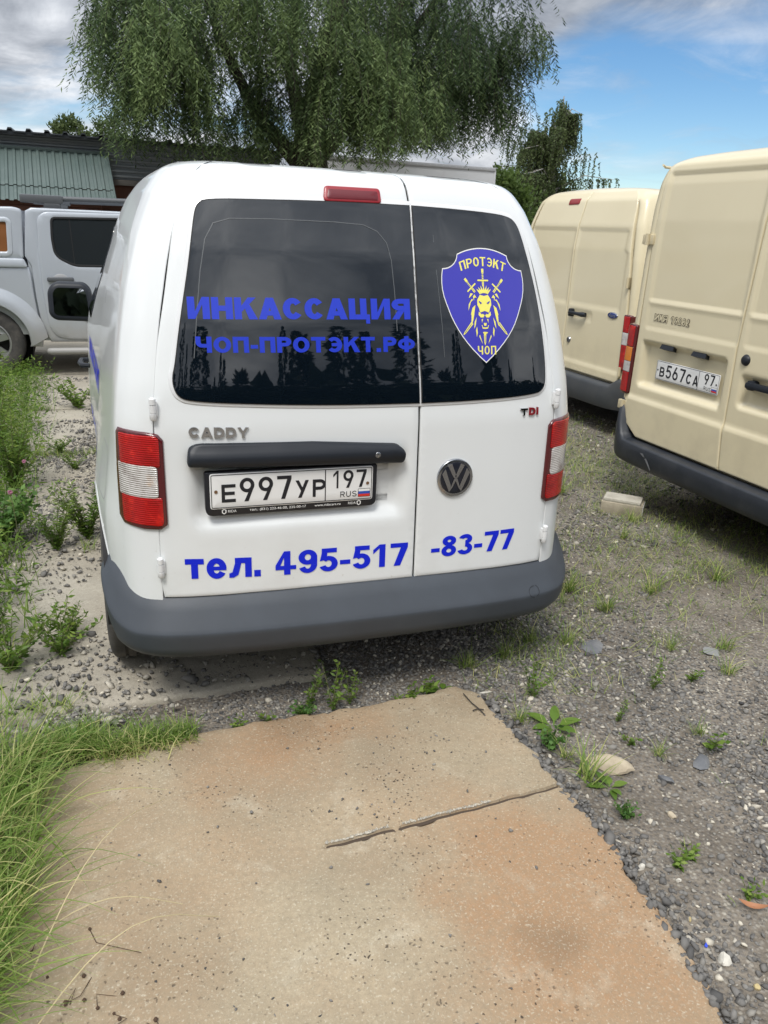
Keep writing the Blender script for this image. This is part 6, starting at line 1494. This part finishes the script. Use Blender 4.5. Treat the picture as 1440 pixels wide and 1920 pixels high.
def weeds():
    tall = weed_mesh('tall_weed', .75, 12, 60, .060, .009, WEEDM, .34); tall2 = weed_mesh('feathery_weed', .62, 12, 60, .055, .008, WEEDM, .38)
    bushy = weed_mesh('bushy_weed', .42, 18, 44, .045, .0085, WEEDM, .6); clover = weed_mesh('clover_patch', .24, 34, 22, .034, .022, CLOVERM, .9); low = weed_mesh('low_weed', .14, 14, 18, .024, .0075, WEEDM, 1.1)
    G = 'weeds beside the old slabs'
    rows = [('feathery_weed', tall2, (-1.78, 4.6), .85, 'feathery green weed nearest the pickup, in front of its rear wheel'), ('tall_weed', tall, (-1.98, 3.9), .75, 'tall yellow-green weed at the left edge below the pickup wheel'),
            ('feathery_weed', tall2, (-1.62, 3.35), .85, 'feathery weed midway along the row, with thin upright stems'), ('tall_weed', tall, (-1.70, 2.75), .8, 'tall narrow-leaved weed behind the clover'), ('bushy_weed', bushy, (-1.42, 2.62), 1.0, 'grey-green bushy weed leaning over the slab behind the clover'),
            ('tall_weed', tall, (-1.66, 2.2), .72, 'tall yellow-green weed at the left edge just above the clover'), ('clover_patch', clover, (-1.40, 1.78), 1.0, 'dark green clover patch with round leaves'), ('clover_patch', clover, (-1.56, 1.45), 1.0, 'second clover patch, nearer, at the left edge'),
            ('bushy_weed', bushy, (-.985, 1.72), .72, 'pale bushy weed growing against the rear wheel arch of the white van'), ('bushy_weed', bushy, (-1.13, 1.60), .55, 'smaller pale weed left of the one by the wheel arch'), ('low_weed', low, (-1.10, 2.98), .8, 'low weed in the slab joint level with the fuel flap'),
            ('low_weed', low, (-1.22, 3.40), .9, 'low weed in the slab joint beside the van door'), ('low_weed', low, (-1.15, 4.82), 1.8, 'low yellowish weed in the far slab joint near the pickup'), ('bushy_weed', bushy, (-1.38, 1.02), .62, 'sprawling weed with dry stems in front of the clover'),
            ('tall_weed', tall, (-1.48, .86), .40, 'leafy weed at the left edge halfway down the picture'), ('bushy_weed', bushy, (-1.30, .72), .5, 'light green weed with slender leaves, nearest of the big weeds'), ('low_weed', low, (-1.05, .55), 1.2, 'flat yellow-green weed on the slab left of the rear tyre'),
            ('low_weed', low, (-1.22, .48), 1.3, 'flat sprawling weed at the left edge, level with the bumper'), ('low_weed', low, (-1.02, .70), .9, 'small flat weed behind the one left of the tyre'), ('tall_weed', tall, (-1.95, 5.3), .55, 'weed in front of the pickup rear tyre at the left edge')]
    for nm, ms, (x, y), s, lb in rows: place_weed(nm, ms, (x, y, -.005), rng.uniform(0, 6), s, lb, 'weed', G)
    # two pink clover heads
    for x, y, z, lb in [(-1.32, 2.32, .26, 'pink clover flower on a long stalk, upper one'), (-1.31, 1.62, .31, 'pink clover flower above the clover leaves, lower one')]:
        r = empty('clover_flower', (x, y, 0)); tag(r, lb, 'flower', 'pink clover flowers'); MB().tube([(0, -.03, 0), (.01, 0, z*.5), (0, 0, z)], .002, 5).obj('stalk', MATS['weed_stem'], r)
        f = MB()
        for k in range(40):
            v = rng.normal(size=3); v /= np.linalg.norm(v); p = v*.011; f.tube([(p[0]*.4, p[1]*.4, z+p[2]*.4), (p[0]*1.1, p[1]*1.1, z+p[2]*1.1)], [.002, .0012], 4)
        f.obj('flower_head', mat('clover_pink', (.42, .16, .26), .7), r)
    # broad leaf at the corner of the tussock
    dock = rosette_mesh(5, .13, .055, .7, CLOVERM, .35); o = link('dock_plant', dock); o.location = (-1.02, -.10, 0); tag(o, 'broad-leaved dock sprouting where turf meets the long tussock', 'weed')
    # plants in the joint behind the slab and along its right edge
    G2 = 'small weeds along the slab edges'
    seed = weed_mesh('seedling', .055, 6, 5, .020, .011, WEEDM, .9); lanky = weed_mesh('lanky_weed', .17, 4, 22, .020, .008, WEEDM, .45); oxalis = weed_mesh('leafy_tuft', .050, 18, 8, .015, .010, CLOVERM, 1.1)
    for nm, ms, (x, y), s, lb in [('leafy_tuft', oxalis, (-.235, -.045), 1.0, 'bright green leafy tuft in the joint below the middle of the bumper'), ('lanky_weed', lanky, (-.13, -.035), 1.0, 'yellowish lanky weed with tiny leaves, right of the leafy tuft'), ('lanky_weed', lanky, (-.20, .01), .8, 'tallest thin weed behind the leafy tuft'),
                                  ('lanky_weed', lanky, (-.06, -.01), .7, 'thin sparse weed in the joint below the bumper, third from the left'), ('seedling', seed, (-.36, -.05), .8, 'seedlings left of the bright leafy tuft'), ('seedling', seed, (-.47, -.055), .7, 'small seedlings at the left end of the joint'), ('seedling', seed, (.17, -.03), .9, 'seedlings by the slab far corner'),
                                  ('seedling', seed, (.235, -.015), 1.0, 'yellow-green seedlings just left of the broad leaf'), ('seedling', seed, (.11, -.045), .5, 'tiniest seedlings on the far slab edge'), ('leafy_tuft', oxalis, (.515, -.435), 1.15, 'dense green tuft at the slab edge above the stone chunk'), ('leafy_tuft', oxalis, (.575, -.775), .8, 'light green tuft of round leaves below the stone chunk'),
                                  ('lanky_weed', lanky, (.60, -.16), .9, 'yellow-flowering lanky weed in the gravel right of the slab corner'), ('seedling', seed, (.60, -.98), .85, 'leafy seedling pair halfway down the gravel strip'), ('seedling', seed, (.655, -.965), .7, 'seedling beside the leafy pair'), ('seedling', seed, (.72, -1.115), .75, 'small seedling above the brown fallen leaf'),
                                  ('leafy_tuft', oxalis, (.70, -1.40), .9, 'feathery green weed at the right edge of the near gravel'), ('seedling', seed, (1.05, -.58), 1.1, 'round-leaved weed at the right edge level with the stone chunk'), ('seedling', seed, (.80, -.48), .8, 'small weed right of the stone chunk'), ('lanky_weed', lanky, (.83, -.36), .5, 'pale flowering weed above the stone chunk'),
                                  ('seedling', seed, (1.28, -.2), .9, 'weed in the middle of the gravel toward the right edge'), ('lanky_weed', lanky, (1.08, -.22), .7, 'thin weed in the gravel, mid right')]:
        place_weed(nm, ms, (x, y, gz(x, y) if y > -.06 or x > .45 else 0), rng.uniform(0, 6), s, lb, 'weed', G2)
    for (x, y), L, lb in [((.295, -.03), .075, 'single broad round leaf weed at the far corner of the slab'), ((.585, -.335), .10, 'dark reddish spreading weed with an upright leaf, by the slab edge'), ((.60, -.655), .07, 'broad-leaved plantain between stone chunk and slab')]:
        o = link('plantain', rosette_mesh(6, L, L*.36, .45, WEEDM, .3)); o.location = (x, y, gz(x, y)); tag(o, lb, 'weed', G2)
    # grass tufts in the gravel
    tufts = []
    for k in range(5):
        n = 46; a = rng.uniform(0, 2*math.pi, n); le = rng.uniform(.15, .85, n); V, Q, T = blades(np.stack([rng.normal(0, .012, n), rng.normal(0, .012, n), np.zeros(n)], 1), np.stack([np.cos(a), np.sin(a)], 1)*le[:, None], rng.uniform(.04, .11, n), rng.uniform(.0018, .0035, n), rng.uniform(.1, .6, n), np.clip(rng.normal(.55, .2, n), 0, 1), 4)
        tufts.append(np_mesh('grass_tuft', V, Q, GRASSM, T, True))
    G3 = 'grass tufts in the gravel'
    for k, (x, y, s, lb) in enumerate([(.56, -.60, 1.5, 'dry grass tuft with long stalks in front of the stone chunk'), (.545, -.50, .9, 'grass tuft at the slab edge beside the dense green tuft'), (.49, -.27, .9, 'sparse tuft at the slab edge, upper'), (1.02, 1.05, 1.7, 'bright green tuft right behind the bumper corner'), (1.22, .62, 1.6, 'green tuft in the gravel right of the bumper corner'), (1.28, .40, 1.5, 'yellowish tuft in the middle of the gravel, right of the bumper'), (1.62, .52, 1.6, 'yellow-green tuft in the gravel midway to the beige van'), (.93, .17, 1.2, 'small green tuft below the right end of the bumper'), (.80, .23, 1.0, 'tuft under the bumper corner'),
                                       (1.35, .02, 1.0, 'short tuft in the centre of the gravel'), (1.60, -.02, 1.2, 'upright tuft near the right edge'), (1.45, -.2, 1.0, 'thin tuft near the right edge, lower'), (2.05, .55, 1.4, 'tuft below the beige van bumper, left'), (2.35, .35, 1.4, 'tuft below the beige van bumper, right'), (1.95, 1.95, 1.8, 'tuft behind the block, to its left'), (2.15, 1.42, 1.0, 'small tuft at the foot of the block'),
                                       (.95, 1.5, 1.8, 'green tuft against the right side of the white van'), (1.10, 2.1, 1.8, 'tuft by the right flank of the white van, farther back'), (2.3, 2.6, 2.0, 'tuft in front of the far beige van'), (1.9, 1.15, 1.1, 'tuft nearer than the block'), (1.06, -.50, .8, 'small tuft at the right, level with the stone chunk'), (.86, -.55, .7, 'tiny tuft right of the stone chunk'), (.62, .12, 1.2, 'tuft in the shade under the white van bumper'), (.45, .10, 1.2, 'shaded tuft below the bumper near the slab corner')]):
        o = link('grass_tuft', tufts[k % 5]); o.location = (x, y, gz(x, y)); o.scale = (s, s, s); o.rotation_euler = (0, 0, k*1.7); tag(o, lb, 'grass tuft', G3)
    # thin ground cover: sparse grass over the gravel, denser near the beige vans
    n = 17000; x = rng.uniform(.42, 3.6, n); y = rng.uniform(-1.3, 4.2, n); den = np.clip(.12+1.1*np.maximum(vnoise(x, y, 1.5, 70)+.35*vnoise(x, y, 5, 71), 0)+.5*np.exp(-((y-.55-.25*(x-1))/.35)**2)*(x > .6)+.55*np.exp(-((x-2.35)/.45)**2)*(y > .1)+.4*np.exp(-((x-.95)/.18)**2)*(y > .6)-.35*(y < -.2), 0.01, 1)
    k = (rng.random(n) < den) & (x > edge_x(np.minimum(y, -.06))+.05); x, y = x[k], y[k]; px = np.repeat(x, 3)+rng.normal(0, .02, 3*len(x)); py = np.repeat(y, 3)+rng.normal(0, .02, 3*len(x)); n = len(px); a = rng.uniform(0, 2*math.pi, n); le = rng.uniform(.2, .95, n)
    grass_clump('sparse_grass', np.stack([px, py, ground_z(px, py)], 1), rng.uniform(.02, .085, n), rng.uniform(.0016, .0035, n), np.stack([np.cos(a), np.sin(a)], 1)*le[:, None], rng.uniform(.1, .7, n), np.clip(rng.normal(.58, .2, n), 0, 1), kind='stuff', seg=3)
    # weedy verge left of the slabs
    n = 9000; x = rng.uniform(-3.0, -1.12, n); y = rng.uniform(.15, 6.2, n); k = rng.random(n) < np.clip((-1.10-.05*y-x)/.28, 0, 1); x, y = x[k], y[k]; n = len(x); a = rng.uniform(0, 2*math.pi, n); le = rng.uniform(.1, .7, n)
    grass_clump('verge_grass', np.stack([x, y, np.full(n, -.01)], 1), rng.uniform(.08, .30, n), rng.uniform(.003, .006, n), np.stack([np.cos(a), np.sin(a)], 1)*le[:, None], rng.uniform(.1, .7, n), np.clip(rng.normal(.40, .17, n), 0, 1), kind='stuff', seg=4)
    n = 26000; x = rng.uniform(-3.0, -1.12, n); y = rng.uniform(.3, 6.3, n); k = rng.random(n) < np.clip((-1.10-.05*y-x)/.25, 0, 1); x, y = x[k], y[k]; n = len(x); P = np.stack([x, y, rng.uniform(.01, .22, n)], 1); D = rng.normal(size=(n, 3)); D[:, 2] = np.abs(D[:, 2])*.5
    V, Q = leaf_quads(P, D, rng.uniform(.03, .065, n), rng.uniform(.006, .014, n)); tag(link('verge_ground_cover', np_mesh('verge_ground_cover', V, Q, WEEDM, np.repeat(np.clip(rng.normal(.42, .18, n), 0, 1), 4))), kind='stuff')
    # weeds on the joints and cracks of the old slabs
    n = 1500; jy = np.array([.165, 1.575, 3.33, 4.795]); y = jy[rng.integers(0, 4, n)]+rng.normal(0, .03, n); x = rng.uniform(-1.6, -.95, n); k = vnoise(x, y, 2.6, 80) > .02; x, y = x[k], y[k]; n = len(x); a = rng.uniform(0, 2*math.pi, n); le = rng.uniform(.2, .9, n)
    grass_clump('joint_grass', np.stack([x, y, np.zeros(n)], 1), rng.uniform(.03, .09, n), rng.uniform(.002, .004, n), np.stack([np.cos(a), np.sin(a)], 1)*le[:, None], rng.uniform(.1, .6, n), np.clip(rng.normal(.55, .17, n), 0, 1), kind='stuff', seg=3)
weeds()
def fallen_leaf(loc, rz, L, W, m, label, curl):
    V = []; F = []; n = 8
    for i in range(n+1):
        q = i/n; w = W*.5*math.sin(math.pi*q)**.75*(1.1-.25*q); z = .006+curl*L*(q-.5)**2*1.6
        for s in (-1, 0, 1): V.append(((q-.5)*L, s*w, z+abs(s)*w*.35))
    for i in range(n):
        for j in (0, 1): F.append((3*i+j, 3*i+j+1, 3*i+j+4, 3*i+j+3))
    o = obj('fallen_leaf', V, F, m); o.location = loc; o.rotation_euler = (rad(8), rad(-6), rz); tag(o, label, 'leaf', 'fallen leaves'); return o
fallen_leaf((.613, -1.325, gz(.61, -1.32)+.014), rad(62), .085, .026, mat('green_leaf', (.17, .26, .055), .5, var=(9, (.24, .30, .10), .4, .7)), 'fresh green pointed leaf lying on the gravel, lower right', .3)
fallen_leaf((.70, -1.15, gz(.70, -1.15)+.010), rad(-38), .075, .018, mat('brown_leaf', (.36, .16, .075), .6, var=(12, (.25, .10, .05), .4, .7)), 'curled orange-brown fallen leaf above the green leaf', .6)
o = MB().box((-.007, -.003, 0), (.007, .004, .002), .0005).obj('plastic_scrap', mat('blue_plastic', (.03, .07, .55), .4)); o.location = (.507, -1.205, gz(.507, -1.205)+.008); o.rotation_euler = (.2, .1, .6); tag(o, 'tiny scrap of bright blue plastic in the gravel by the slab edge', 'scrap')
for i, (p, lb) in enumerate([([(.345, -.10), (.35, -.16), (.36, -.20), (.365, -.235)], 'thin dark twig on the far corner of the slab'), ([(.335, -.205), (.355, -.20), (.375, -.21)], 'short curved twig next to the thin one on the slab')]):
    tag(MB().tube([(x, y, .008) for x, y in p], .0022, 5).obj('twig', BARK), lb, 'twig', 'twigs on the slab')
